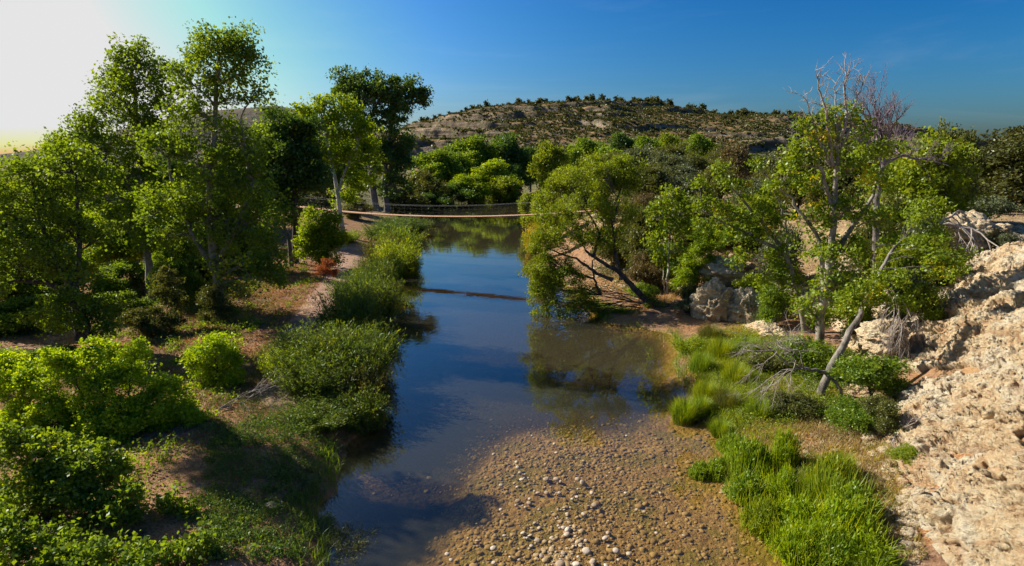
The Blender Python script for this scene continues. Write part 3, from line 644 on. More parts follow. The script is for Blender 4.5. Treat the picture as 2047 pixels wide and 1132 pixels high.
dead_fan('bare_tree', 'bare plum-grey dead tree top bristling with twigs against the blue sky', (1765, 330), 30, [((.05, 0, 1), 1.2), ((.25, 0, 1), .8), ((-.5, .1, 1), .75), ((1.2, 0, .95), 1.1)], 1.75, .1, 4, 31, 'wood_plum', .3, .5)
rt = bpy.data.objects['bare_tree']; mb = MB()
P = np.array([gp(1750, 30.5)-np.array((0, 0, .3)), at(1752, 400, 30.2), at(1765, 330, 30)]); mb.tube(P-np.array(rt.location), [.2, .16, .12], 8); mb.build('trunk', M['bark_grey'], rt)
rt = dead_fan('dead_branch', 'arching mass of dead grey branches drooping over the cliff edge near the right border', (1875, 450), 29, [((1, -.1, .45), 1.3), ((1, .3, .7), 1.2), ((1, -.3, .2), 1.2), ((.8, -.5, .5), 1.1), ((1, 0, .9), 1.)], 1.9, .07, 4, 32, 'wood_dead', -.75, .42)
dead_fan('dead_branch', 'tangle of dead grey twigs hanging below the leaning trunk at the cliff foot', (1790, 590), 21.5, [((-.2, -.3, -1), .8), ((.2, -.4, -.9), .9), ((.5, -.3, -.8), .9), ((-.6, -.3, -.8), .8), ((.9, -.4, -.3), 1.)], 1.3, .03, 3, 33, 'wood_dead', -.5, .5, k=(3, 5))
dead_fan('dead_branch', 'dead branch fanning left from the leaning grey trunk over the green slope', (1610, 738), 19.7, [((-1, -.2, .25), 1.3), ((-1, -.3, .1), 1.2), ((-.8, -.2, .6), 1.), ((-.6, -.3, .7), .8)], 1.15, .03, 3, 34, 'wood_dead', -.1, .5, k=(3, 5))
b_ = gpx(440, 822)
dead_fan('dead_branch', 'bleached dead branch lying on the shaded path beside the bright bush', None, None, [((1, .55, .18), 1.5), ((1, .3, .1), 1.3), ((.8, .9, .15), 1.1), ((1, 0, .12), 1.), ((.9, .1, .1), .7)], .95, .022, 3, 35, 'wood_dead', -.1, .3, z=b_+np.array((0, 0, .1)), k=(3, 5))
b_ = gpx(1790, 880)
dead_fan('dead_branch', 'bare forked roots poking from the soil at the cliff toe', None, None, [((-.2, -.4, -.1), .7), ((.3, -.2, .7), .8), ((.1, -.5, .2), .8), ((.5, -.3, .3), .6)], .9, .035, 2, 36, 'wood_dead', .0, .5, z=b_+np.array((0, 0, .3)))

ptree('cottonwood_tree', 'tall cottonwood past the left border whose high crown shades the lower left bank', 'tree', (-23.4, 21.5, 1.2), 21.5,
      [(.3, [(-200, 640, 0), (-230, 400, 0), (-215, 100, 0)])],
      [(-160, 150, 80, 55, 0), (-120, 80, 60, 50, 1.2), (-250, 120, 95, 60, 0), (-330, 60, 90, 80, 1)],
      M['leaf_mid'], M['bark_pale'], (.1, .075), 2.6, .55, seed=27, limb_r=.1)
# ------------------------------------------------------------------ kinds that repeat
def proto(name, label, cat, lobes, trunk_h, r0, leafm, bark, leaf, lai, rc, seed, group=None, limb_r=.08, twig=1, trunks=1, yel=.2):
    rng = np.random.default_rng(seed); root = empty(name, (0, 0, 0)); tag(root, label, cat, group)
    mb = MB(); tr = []
    for i in range(trunks):
        a = rng.uniform(0, 6.28); ln = .12*trunk_h*(trunks > 1)*3
        P = bez(np.array((.15*math.cos(a)*(trunks > 1), .15*math.sin(a)*(trunks > 1), -.3)), np.array((0, 0, trunk_h*.5)), np.array((ln*math.cos(a)+rng.normal()*.1, ln*math.sin(a), trunk_h)), 12)
        P[2:] += rng.normal(size=(10, 3))*.03; mb.tube(P, np.linspace(r0, r0*.4, 12), 8); tr.append(P)
    V, Q, t = make_crown(lobes, rng, leaf, lai*1.3, rc, np.concatenate(tr), mb, limb_r, twig, yel)
    mb.build('trunk', M[bark], root); mkmesh('crown', V, Q, M[leafm], root, {'v': t})
    ext = np.concatenate([[np.array(c)+np.array(r), np.array(c)-np.array(r)] for c, r in lobes])
    root['_h'] = float(ext[:, 2].max())*1.06; root['_w'] = float(max(np.ptp(ext[:, 0]), np.ptp(ext[:, 1])))*1.05
    return root
def rand_lobes(rng, n, w, z0, z1, r):
    out = []
    for i in range(n):
        a = rng.uniform(0, 6.28); d = w*math.sqrt(rng.random()); t = rng.random()
        f = 1-.55*t*t
        rr = r*rng.uniform(.7, 1.3)
        out.append(((d*f*math.cos(a), d*f*math.sin(a), z0+(z1-z0)*t), (rr, rr, rr*.75)))
    return out
rr_ = np.random.default_rng(99)
used = {}
PR = {}
PR['cw1'] = proto('cottonwood_tree', '-', 'tree', rand_lobes(rr_, 22, 3.6, 3.2, 11.5, 1.7), 6, .35, 'leaf_mid', 'bark_grey', (.17, .13), 3.4, .75, 41, limb_r=.14)
PR['cw2'] = proto('cottonwood_tree', '-', 'tree', rand_lobes(rr_, 18, 3.0, 2.2, 8.6, 1.5), 4.5, .3, 'leaf_bright', 'bark_grey', (.15, .11), 3.4, .65, 42, limb_r=.12)
PR['wl1'] = proto('willow_tree', '-', 'tree', rand_lobes(rr_, 16, 3.0, 1.2, 5.2, 1.3), 2.5, .2, 'leaf_willow', 'bark_dark', (.15, .08), 3.2, .55, 43, limb_r=.09, trunks=3)
PR['mq1'] = proto('mesquite_tree', '-', 'tree', rand_lobes(rr_, 14, 2.1, .8, 3.4, .95), 1.8, .14, 'leaf_mesq', 'bark_dark', (.085, .045), 2.6, .36, 44, limb_r=.05, trunks=3)
PR['mq2'] = proto('mesquite_bush', '-', 'bush', rand_lobes(rr_, 11, 1.6, .4, 2.1, .75), 1., .08, 'leaf_grey', 'bark_dark', (.07, .035), 2.5, .3, 45, limb_r=.035, trunks=3)
PR['jn1'] = proto('juniper_tree', '-', 'tree', rand_lobes(rr_, 15, 1.6, .6, 3.6, .95), 2., .16, 'leaf_juniper', 'bark_dark', (.085, .045), 4., .32, 46, limb_r=.05)
def put(kind, name, label, cat, D, px, top, wpx, leafm=None, group=None, sink=0., h=None, zoff=0.):
    src = PR[kind]; root = src if kind not in used else copy_tree(src); used[kind] = 1
    if isinstance(px, tuple): b = np.array(px)
    else: b = gp(px, D)
    if h is None: h = at(px, top, D)[2]-b[2]
    hh, ww = src['_h'], src['_w']; wm = 1.28*wpx*depth(D, b[2])/F
    root.location = (b[0], b[1], b[2]-.1+zoff); root.rotation_euler = (0, 0, rr_.uniform(0, 6.28)); sxy = wm/ww; root.scale = (sxy, sxy, h/hh)
    root.name = name; tag(root, label, cat)
    if group: root['group'] = group
    elif 'group' in root: del root['group']
    if leafm:
        for ch in root.children:
            if ch.name.startswith('crown'):
                ch.material_slots[0].link = 'OBJECT'; ch.material_slots[0].material = M[leafm]
    return root
G_FAR = 'trees lining the far left bank beyond the bridge'
for a in [  # kind, name, label, D, px, top, width, leaf
 ('cw1', 'cottonwood_tree', 'tall dark rounded tree, highest of those beyond the bridge below the hill', 190, 1012, 258, 92, 'leaf_dark'),
 ('cw1', 'cottonwood_tree', 'tall tree with mid-green crown left of the highest one below the hill', 185, 938, 264, 96, 'leaf_mid'),
 ('cw1', 'cottonwood_tree', 'blue-green tree just right of the giant cottonwood, beyond the bridge', 160, 868, 292, 92, 'leaf_mid'),
 ('cw2', 'cottonwood_tree', 'bright yellow-green tree in front of the highest far tree, above the river bend', 165, 990, 314, 92, 'leaf_bright'),
 ('wl1', 'willow_tree', 'rounded willow bush at the water right below the bright far tree', 158, 1000, 352, 80, 'leaf_willow'),
 ('wl1', 'willow_tree', 'dark willow overhanging the river bend at its farthest visible water', 178, 1030, 330, 56, 'leaf_dark'),
 ('wl1', 'willow_tree', 'light green willow on the far shore under the mid-green tree', 150, 938, 348, 66, 'leaf_bright'),
 ('wl1', 'willow_tree', 'shaded dark willow whose skirts meet the water beyond the bridge middle', 145, 900, 366, 90, 'leaf_dark'),
 ('wl1', 'willow_tree', 'grey-green willow mound right of the giant cottonwood trunks', 135, 850, 340, 80, 'leaf_mesq'),
 ('wl1', 'willow_tree', 'low willow mound behind the bridge cables at the foot of the giant cottonwood', 118, 805, 374, 80, 'leaf_mesq'),
 ('wl1', 'willow_tree', 'dark low willow by the water right of the giant cottonwood foot', 128, 860, 385, 70, 'leaf_dark'),
 ('wl1', 'willow_tree', 'olive willow thicket left of the giant cottonwood trunk behind the bridge', 84, 715, 398, 56, 'leaf_mesq'),
 ('wl1', 'willow_tree', 'grey-green willow thicket seen through the gap above the bridge left end', 90, 632, 375, 70, 'leaf_mesq'),
 ('wl1', 'willow_tree', 'pale willow thicket left of the forked white trunk', 78, 600, 380, 60, 'leaf_grey'),
 ('cw1', 'cottonwood_tree', 'dark cottonwood behind the bright forked one, filling the gap to the giant', 95, 650, 270, 90, 'leaf_dark'),
 ('cw1', 'cottonwood_tree', 'green cottonwood deep in the left grove behind the tallest crown', 62, 470, 280, 130, 'leaf_mid'),
 ('cw1', 'cottonwood_tree', 'dusky cottonwood deep in the left grove behind the lopsided crown', 58, 360, 300, 130, 'leaf_dark'),
 ('cw1', 'cottonwood_tree', 'cottonwood deep in the left grove behind the sunlit small tree', 52, 240, 330, 140, 'leaf_mid'),
 ('cw2', 'cottonwood_tree', 'yellowish cottonwood behind the spreading tree at the left edge', 48, 130, 340, 130, 'leaf_mid'),
 ('cw2', 'cottonwood_tree', 'hazy cottonwood at the left border of the grove', 44, 10, 345, 140, 'leaf_mid'),
 ('cw2', 'cottonwood_tree', 'cottonwood beyond the left border of the grove', 50, -110, 330, 160, 'leaf_mid'),
 ('wl1', 'willow_tree', 'low willow thicket shading the ground between the two tall cottonwoods', 40, 370, 500, 100, 'leaf_mesq'),
 ('wl1', 'willow_tree', 'low thicket at the foot of the dense dark tree', 44, 500, 455, 80, 'leaf_dark'),
 ('wl1', 'willow_tree', 'low thicket behind the leafy tree in shade at left', 33, 90, 540, 130, 'leaf_mid'),
 ('wl1', 'willow_tree', 'low thicket at the left border under the arching limb', 27, -10, 600, 150, 'leaf_mid'),
 ('wl1', 'willow_tree', 'dim thicket in the gap left of the pale forked trunk', 36, 250, 520, 110, 'leaf_mid'),
 ('cw2', 'cottonwood_tree', 'round-headed green tree inside the grove between the sunlit small tree and the pale forked trunk', 38, 355, 440, 90, 'leaf_mid'),
 ('cw2', 'cottonwood_tree', 'leafy tree inside the grove behind the arching dark limb', 35, 110, 440, 130, 'leaf_mid'),
 ('cw2', 'cottonwood_tree', 'yellow-green tree lit between the edge tree and the sunlit small tree', 39, 205, 420, 100, 'leaf_bright'),
 ('cw1', 'cottonwood_tree', 'dark tree filling the grove under the lopsided crown', 46, 300, 370, 120, 'leaf_dark'),
 ('cw1', 'cottonwood_tree', 'dark tree filling the grove under the highest crown', 44, 430, 360, 110, 'leaf_dark'),
 ('cw1', 'cottonwood_tree', 'tree shading the far end of the path behind the small leaning tree', 60, 540, 300, 90, 'leaf_mid'),
 ('cw2', 'cottonwood_tree', 'low green tree at the left border behind the shaded thicket', 31, -30, 480, 140, 'leaf_mid'),
 ('wl1', 'willow_tree', 'thicket on the bank left of the dead branch and lone bright bush', 27, 300, 610, 90, 'leaf_mesq'),
 ('wl1', 'willow_tree', 'leafy thicket under the spreading blue-green cottonwood, nearest its trunk', 28, 60, 590, 120, 'leaf_mid'),
 ('wl1', 'willow_tree', 'sunny thicket between the two tall cottonwood trunks', 33, 355, 520, 80, 'leaf_mid'),
 ('wl1', 'willow_tree', 'low thicket right of the lopsided cottonwood trunk', 30, 240, 580, 90, 'leaf_mid'),
 ('cw2', 'cottonwood_tree', 'bushy tree at the left border, just above the shaded thickets', 29, -60, 400, 150, 'leaf_mid'),
 ('wl1', 'willow_tree', 'shaded thicket behind the broad yellow-green bush', 22.5, 110, 690, 120, 'leaf_mid'),
 ('wl1', 'willow_tree', 'shaded thicket at the left border behind the broad yellow-green bush', 21, -20, 700, 120, 'leaf_mid'),
 ('wl1', 'willow_tree', 'dusky thicket between the grove and the dense dark tree', 52, 480, 420, 90, 'leaf_mid'),
 ('cw1', 'cottonwood_tree', 'cottonwood beyond the river on the left, between the forked and the giant one', 125, 700, 285, 110, 'leaf_mid'),
 ('cw1', 'cottonwood_tree', 'broad dark tree closing the river bend under the rocky hill', 200, 1060, 290, 70, 'leaf_dark'),
 ('cw1', 'cottonwood_tree', 'green tree filling between the blue-green tree and the mid-green crown', 175, 905, 300, 80, 'leaf_mid'),
]:
    put(a[0], a[1], a[2], 'tree', a[3], a[4], a[5], a[6], a[7], G_FAR if a[3] > 100 else None)
# right of the river
for a in [
 ('cw1', 'cottonwood_tree', 'upright light green cottonwood right of the river bend', 'tree', 105, 1103, 275, 74, 'leaf_willow'),
 ('wl1', 'willow_tree', 'small willow overhanging the far water right of the bridge', 'tree', 84, 1062, 385, 52, 'leaf_willow'),
 ('wl1', 'willow_tree', 'rounded willow at the right end of the bridge', 'tree', 66, 1095, 378, 66, 'leaf_willow'),
 ('cw2', 'cottonwood_tree', 'wide green cottonwood first in the row below the hill', 'tree', 150, 1178, 272, 88, 'leaf_mid'),
 ('cw2', 'cottonwood_tree', 'dark green cottonwood second in the row below the hill', 'tree', 160, 1240, 262, 74, 'leaf_dark'),
 ('cw2', 'cottonwood_tree', 'mid-green cottonwood third in the row below the hill', 'tree', 150, 1292, 268, 70, 'leaf_mid'),
 ('cw2', 'cottonwood_tree', 'olive-gold cottonwood fourth in the row below the hill', 'tree', 155, 1335, 262, 58, 'leaf_willow'),
 ('cw2', 'cottonwood_tree', 'fresh green cottonwood last in the row below the hill', 'tree', 145, 1392, 264, 74, 'leaf_mid'),
 ('mq1', 'mesquite_tree', 'grey-green mesquite in the middle of the terrace thicket', 'tree', 95, 1275, 290, 84, 'leaf_grey'),
 ('mq1', 'mesquite_tree', 'olive mesquite behind the bright willow on the terrace', 'tree', 85, 1212, 302, 80, 'leaf_mesq'),
 ('mq1', 'mesquite_tree', 'pale grey mesquite right in the terrace thicket', 'tree', 80, 1330, 302, 80, 'leaf_grey'),
 ('mq1', 'mesquite_tree', 'green mesquite below the last cottonwood of the row', 'tree', 88, 1385, 305, 80, 'leaf_mesq'),
 ('mq1', 'mesquite_tree', 'brown-twigged round mesquite standing alone below the rocky hill', 'tree', 82, 1458, 284, 78, 'leaf_brown'),
 ('mq1', 'mesquite_tree', 'dusky mesquite with twiggy base right of the bright willow', 'tree', 58, 1290, 325, 92, 'leaf_mesq'),
 ('cw2', 'cottonwood_tree', 'green cottonwood between the upright light one and the row below the hill', 'tree', 135, 1145, 285, 60, 'leaf_mid'),
 ('cw2', 'cottonwood_tree', 'low green cottonwood in front of the row below the hill', 'tree', 125, 1215, 290, 80, 'leaf_mid'),
 ('mq1', 'mesquite_tree', 'green mesquite behind the grey one at the terrace middle', 'tree', 110, 1335, 285, 80, 'leaf_mesq'),
 ('mq1', 'mesquite_tree', 'olive mesquite closing the gap right of the cottonwood row', 'tree', 105, 1430, 295, 70, 'leaf_mesq'),
 ('mq1', 'mesquite_tree', 'grey-green mesquite right of the lone brown one', 'tree', 90, 1520, 305, 80, 'leaf_grey'),
 ('mq1', 'mesquite_tree', 'dusky olive mesquite below the lone brown one', 'tree', 68, 1440, 325, 80, 'leaf_mesq'),
 ('mq1', 'mesquite_tree', 'grey mesquite between the dusky one and the sapling crown', 'tree', 64, 1350, 325, 80, 'leaf_grey'),
 ('mq1', 'mesquite_tree', 'shrubby mesquite behind the upper diagonal branch of the thin sycamore', 'tree', 60, 1540, 330, 80, 'leaf_mesq'),
 ('mq1', 'mesquite_tree', 'shrubby mesquite at the left foot of the terrace thicket by the bridge', 'tree', 72, 1160, 340, 70, 'leaf_willow'),
 ('mq2', 'mesquite_bush', 'green bush on the steep slope under the bright willow', 'bush', 44, 1225, 450, 70, 'leaf_mesq'),
 ('mq2', 'mesquite_bush', 'dull bush behind the leaning willow trunk', 'bush', 40, 1290, 480, 60, 'leaf_brown'),
 ('mq2', 'mesquite_bush', 'grey bush beside the big sycamore on the cliff shoulder', 'bush', 33, 1560, 440, 80, 'leaf_grey'),
 ('mq2', 'mesquite_bush', 'olive bush on the cliff shoulder right of the big sycamore', 'bush', 31, 1740, 430, 90, 'leaf_mesq'),
 ('mq2', 'mesquite_bush', 'grey bush under the feathery green mesquite', 'bush', 30, 1830, 410, 90, 'leaf_grey'),
 ('mq2', 'mesquite_bush', 'grey bush under the fallen willow roots outcrop edge', 'bush', 33, 1370, 590, 50, 'leaf_grey'),
 ('mq1', 'mesquite_tree', 'dusky mesquite rooted on the slope between the two willows', 'tree', 43, 1268, 400, 70, 'leaf_mesq'),
 ('mq1', 'mesquite_tree', 'brownish mesquite on the slope behind the slim sapling', 'tree', 42, 1380, 385, 90, 'leaf_mesq'),
 ('mq1', 'mesquite_tree', 'dense green mesquite on the slope right of the yellow-green feathery bush', 'tree', 38, 1480, 410, 80, 'leaf_mid'),
 ('mq2', 'mesquite_bush', 'brown bush in the hollow left of the slim sapling', 'bush', 38, 1290, 520, 60, 'leaf_brown'),
 ('mq2', 'mesquite_bush', 'dark bush filling the hollow behind the slim sapling', 'bush', 39, 1330, 470, 70, 'leaf_dark'),
 ('mq2', 'mesquite_bush', 'green bush on the slope left of the big sycamore stem', 'bush', 30, 1540, 560, 70, 'leaf_mid'),
 ('mq2', 'mesquite_bush', 'leafy bush growing between the big sycamore and the cliff', 'bush', 26, 1700, 560, 90, 'leaf_syc'),
 ('mq2', 'mesquite_bush', 'leafy bush on the cliff edge beside the leaning tree crown', 'bush', 27, 1800, 470, 90, 'leaf_willow'),
 ('mq1', 'mesquite_tree', 'broad grey-green mesquite on the cliff top left of the arching dead branches', 'tree', 31, 1780, 380, 100, 'leaf_mesq'),
 ('mq2', 'mesquite_bush', 'dry bush on the terrace edge above the slope', 'bush', 45, 1440, 395, 90, 'leaf_brown'),
 ('mq2', 'mesquite_bush', 'olive bush on the terrace edge left of the dry one', 'bush', 47, 1340, 375, 80, 'leaf_mesq'),
 ('mq2', 'mesquite_bush', 'grey bush on the bare flat at the right under the junipers', 'bush', 38, 1960, 385, 90, 'leaf_grey'),
 ('mq1', 'mesquite_tree', 'green mesquite beside the slim sapling on the slope edge', 'tree', 40, 1425, 430, 80, 'leaf_mid'),
 ('mq1', 'mesquite_tree', 'pale green mesquite behind the thin sycamore on the upper slope', 'tree', 44, 1510, 385, 90, 'leaf_willow'),
 ('mq2', 'mesquite_bush', 'willow-green bush at the bank foot between the leaning willow and the outcrop', 'bush', 35, 1290, 560, 60, 'leaf_mid'),
 ('mq2', 'mesquite_bush', 'bush hugging the left side of the pale knobbly outcrop', 'bush', 33.5, 1385, 560, 50, 'leaf_mesq'),
 ('mq2', 'mesquite_bush', 'bush growing out of the ledge above the orange-stained outcrop', 'bush', 33, 1510, 540, 60, 'leaf_willow'),
 ('mq2', 'mesquite_bush', 'leafy bush hanging on the cliff right of the dead twig tangle', 'bush', 23, 1840, 570, 70, 'leaf_willow'),
 ('mq2', 'mesquite_bush', 'twiggy grey bush on the cliff under the leaning crown', 'bush', 24, 1800, 540, 70, 'leaf_grey'),
 ('mq2', 'mesquite_bush', 'yellow-green bush on the upper cliff left of the dark rock block', 'bush', 26, 1870, 500, 80, 'leaf_syc'),
 ('mq2', 'mesquite_bush', 'dry brown bush on the cliff rim under the arching branches', 'bush', 29, 1960, 455, 90, 'leaf_brown'),
 ('mq2', 'mesquite_bush', 'grey bush on the cliff rim between the dark block and the border', 'bush', 28, 2000, 470, 60, 'leaf_grey'),
 ('mq2', 'mesquite_bush', 'small weed tuft in a crack low on the cliff face', 'bush', 15.5, 1900, 870, 26, 'leaf_willow'),
 ('mq2', 'mesquite_bush', 'small dry weed in a crack by the bottom right corner', 'bush', 13.2, 1925, 1040, 30, 'leaf_brown'),
 ('mq2', 'mesquite_bush', 'small olive bush at the cliff foot beside the forked roots', 'bush', 16.6, 1760, 800, 70, 'leaf_mesq'),
 ('mq2', 'mesquite_bush', 'grey bush under the dusky mesquite', 'bush', 52, 1285, 380, 66, 'leaf_brown'),
 ('mq2', 'mesquite_bush', 'grey-green bush on the terrace beside the pale sapling crown', 'bush', 56, 1360, 345, 70, 'leaf_grey'),
 ('mq2', 'mesquite_bush', 'olive bush on the terrace below the brown mesquite', 'bush', 55, 1425, 335, 66, 'leaf_mesq'),
 ('mq2', 'mesquite_bush', 'grey bush behind the thin diagonal sycamore branches', 'bush', 50, 1500, 350, 80, 'leaf_grey'),
 ('mq1', 'mesquite_tree', 'dark mesquite behind the big sycamore at the cliff top', 'tree', 42, 1590, 280, 90, 'leaf_mesq'),
 ('mq1', 'mesquite_tree', 'shaded mesquite behind the dead-topped sycamore trunk', 'tree', 40, 1690, 275, 110, 'leaf_mesq'),
 ('mq1', 'mesquite_tree', 'feathery green mesquite on the cliff top below the plum-grey dead tree', 'tree', 33, 1850, 262, 170, 'leaf_willow'),
 ('mq1', 'mesquite_tree', 'blue-green mesquite sprigs on the skyline right of the plum-grey dead tree', 'tree', 36, 1880, 240, 80, 'leaf_mesq'),
 ('jn1', 'juniper_tree', 'dense olive juniper at the right border of the cliff top', 'tree', 44, 2015, 262, 170, 'leaf_juniper'),
 ('jn1', 'juniper_tree', 'taller juniper behind the one at the right border', 'tree', 52, 2060, 235, 140, 'leaf_juniper'),
 ('jn1', 'juniper_tree', 'small juniper between the mesquite and the border junipers', 'tree', 50, 1950, 290, 70, 'leaf_juniper'),
 ('mq2', 'mesquite_bush', 'low green bush in the hollow behind the leaning willow roots', 'bush', 41, 1270, 440, 70, 'leaf_mesq'),
 ('mq2', 'mesquite_bush', 'dry brown bush on the slope above the pale rock outcrop', 'bush', 38, 1500, 470, 80, 'leaf_brown'),
 ('mq2', 'mesquite_bush', 'green bush below the slanting grey trunk at the cliff foot', 'bush', 19.2, 1740, 715, 120, 'leaf_mid'),
 ('mq2', 'mesquite_bush', 'leafy bush right of the slanting trunk base', 'bush', 17.6, 1700, 790, 100, 'leaf_mid'),
 ('mq2', 'mesquite_bush', 'small round bush growing at the cliff toe', 'bush', 14.6, 1808, 905, 66, 'leaf_willow'),
 ('mq2', 'mesquite_bush', 'olive bush on the green slope below the upright pale trunk', 'bush', 22, 1610, 660, 90, 'leaf_mid'),
 ('mq2', 'mesquite_bush', 'olive bush on the slope right of the tall yellow grass', 'bush', 23, 1540, 700, 80, 'leaf_mesq'),
 ('mq2', 'mesquite_bush', 'green bush between the tall yellow grass and the slanting trunk', 'bush', 19, 1580, 780, 90, 'leaf_mesq'),
 ('mq2', 'mesquite_bush', 'small pale bush rooted in the middle of the cliff face', 'bush', 22, 1880, 700, 40, 'leaf_willow'),
 ('mq2', 'mesquite_bush', 'grey twiggy bush on the cliff edge at the right border', 'bush', 30, 2030, 460, 60, 'leaf_grey'),
]:
    put(a[0], a[1], a[2], a[3], a[4], a[5], a[6], a[7], a[8], zoff=.3 if 'cliff' in a[2] and a[4] < 30 else 0.)
ptree('tamarisk_bush', 'yellow-green feathery bush on the slope above the pale rock outcrop', 'bush', 1395, 35.5,
      [(.06, [(1395, 590, 0), (1390, 540, 0), (1400, 500, 0)]), (.05, [(1400, 590, 0), (1425, 530, 0), (1420, 490, 0)])],
      [(1420, 485, 24, 24, 0), (1400, 510, 28, 24, 0), (1375, 535, 24, 22, 0), (1420, 535, 24, 26, 0), (1385, 560, 22, 20, 0), (1362, 565, 14, 14, 0)],
      M['leaf_bright'], M['bark_dark'], (.07, .02), 3.4, .26, seed=61, limb_r=.03)
ptree('willow_bush', 'bright yellow-green bush standing beside the path below the bridge left end', 'bush', 640, 44,
      [(.1, [(640, 535, 0), (635, 500, 0), (632, 450, 0)])],
      [(630, 445, 28, 22, 0), (615, 475, 26, 24, 0), (645, 480, 28, 26, .3), (622, 508, 30, 20, 0), (660, 450, 22, 22, .8), (672, 490, 18, 24, .8), (655, 520, 20, 16, .5)],
      M['leaf_bright'], M['bark_dark'], (.1, .05), 3.6, .38, seed=62, limb_r=.05)
ptree('rusty_bush', 'small rusty red bush at the foot of the bright bush by the path', 'bush', 655, 40.5,
      [(.03, [(655, 560, 0), (655, 535, 0)])], [(655, 530, 16, 12, 0), (645, 542, 13, 10, 0), (668, 545, 12, 10, 0)], M['leaf_red'], M['bark_dark'], (.045, .018), 2.4, .16, seed=63, limb_r=.015)
ptree('seepwillow_bush', 'dim upright bush growing against the pale forked cottonwood trunk', 'bush', 428, 29.5,
      [(.04, [(428, 665, 0), (430, 620, 0)])], [(425, 600, 24, 26, 0), (440, 625, 22, 24, 0), (415, 640, 18, 18, 0)], M['leaf_mesq'], M['bark_dark'], (.05, .02), 3, .2, seed=64, limb_r=.02)
ptree('seepwillow_bush', 'small bush catching sun left of the pale forked trunk', 'bush', 335, 28.5,
      [(.04, [(335, 655, 0), (335, 600, 0)])], [(335, 560, 26, 22, 0), (322, 590, 22, 18, 0), (350, 600, 18, 20, 0)], M['leaf_mesq'], M['bark_dark'], (.05, .03), 2.4, .2, seed=65, limb_r=.02)
# foreground bushes, lower left
ptree('young_cottonwood', 'broad bright yellow-green young cottonwood thicket, largest bush at lower left', 'bush', 215, 17.0,
      [(.07, [(215, 960, 0), (200, 860, 0), (150, 760, 0)]), (.07, [(260, 960, 0), (270, 880, 0), (260, 790, 0)]), (.06, [(120, 960, 0), (100, 880, 0), (60, 800, 0)])],
      [(60, 770, 52, 44, .3), (140, 750, 56, 42, .2), (100, 715, 14, 30, .2), (210, 780, 56, 40, .2), (265, 745, 36, 34, .6), (30, 850, 60, 50, 0), (110, 840, 66, 50, -.3), (200, 850, 66, 50, -.3), (290, 830, 52, 46, 0), (350, 850, 46, 46, .2), (330, 780, 34, 34, .5),
       (370, 905, 44, 42, .2), (390, 840, 34, 36, .3), (20, 740, 40, 36, .6), (180, 715, 26, 20, .5), (230, 860, 60, 50, -.5), (300, 905, 52, 40, 0), (240, 920, 44, 36, -.2), (275, 700, 22, 22, .6)],
      M['leaf_lime'], M['bark_dark'], (.04, .03), 3.6, .2, seed=71, limb_r=.03, dd=.8, yel=.3)
ptree('young_cottonwood', 'rounded bright bush standing alone by the shaded path', 'bush', 440, 20.8,
      [(.05, [(440, 800, 0), (435, 750, 0), (430, 700, 0)])],
      [(432, 695, 40, 26, 0), (405, 725, 32, 28, 0), (455, 730, 32, 28, .2), (425, 760, 40, 26, 0), (470, 765, 18, 20, 0)],
      M['leaf_lime'], M['bark_dark'], (.045, .032), 3., .2, seed=72, limb_r=.03)
ptree('broadleaf_tree', 'broad-leaved dark green treetop filling the bottom left corner', 'tree', 110, 12.2,
      [(.1, [(110, 1180, 0), (110, 1080, 0), (100, 980, 0)]), (.06, [(120, 1150, 0), (220, 1080, 0), (330, 1060, 0)], 1)],
      [(40, 900, 60, 46, .4), (120, 920, 50, 36, .4), (200, 920, 44, 28, .6), (60, 990, 80, 56, 0), (170, 1000, 60, 42, 0), (330, 1050, 46, 30, .2), (375, 1030, 28, 22, .3), (280, 1090, 60, 34, 0), (60, 1090, 90, 60, -.2), (180, 1090, 80, 44, -.3), (350, 1110, 46, 34, 0), (345, 1005, 18, 20, .3), (240, 1020, 50, 40, -.2), (150, 950, 60, 40, .2), (10, 1060, 80, 60, 0), (250, 1130, 90, 50, -.2), (120, 1130, 90, 60, -.4), (230, 950, 34, 26, .4), (400, 1060, 26, 26, .2), (60, 1115, 90, 40, -1.9), (180, 1120, 80, 40, -1.9), (290, 1125, 60, 34, -1.8), (380, 1100, 40, 30, -1.2), (0, 1080, 60, 40, -1.6)],
      M['leaf_mid'], M['bark_dark'], (.046, .037), 3., .19, seed=73, limb_r=.03, yel=.5)
ptree('young_cottonwood', 'thin leafy spray rising behind the yellow-green thicket', 'bush', 205, 19.,
      [(.04, [(215, 830, 0), (210, 760, 0), (200, 700, 0)])], [(185, 685, 22, 10, 0), (215, 690, 20, 12, 0), (225, 715, 20, 18, 0), (195, 725, 22, 18, 0)], M['leaf_lime'], M['bark_dark'], (.042, .032), 1.8, .14, seed=74, limb_r=.02)

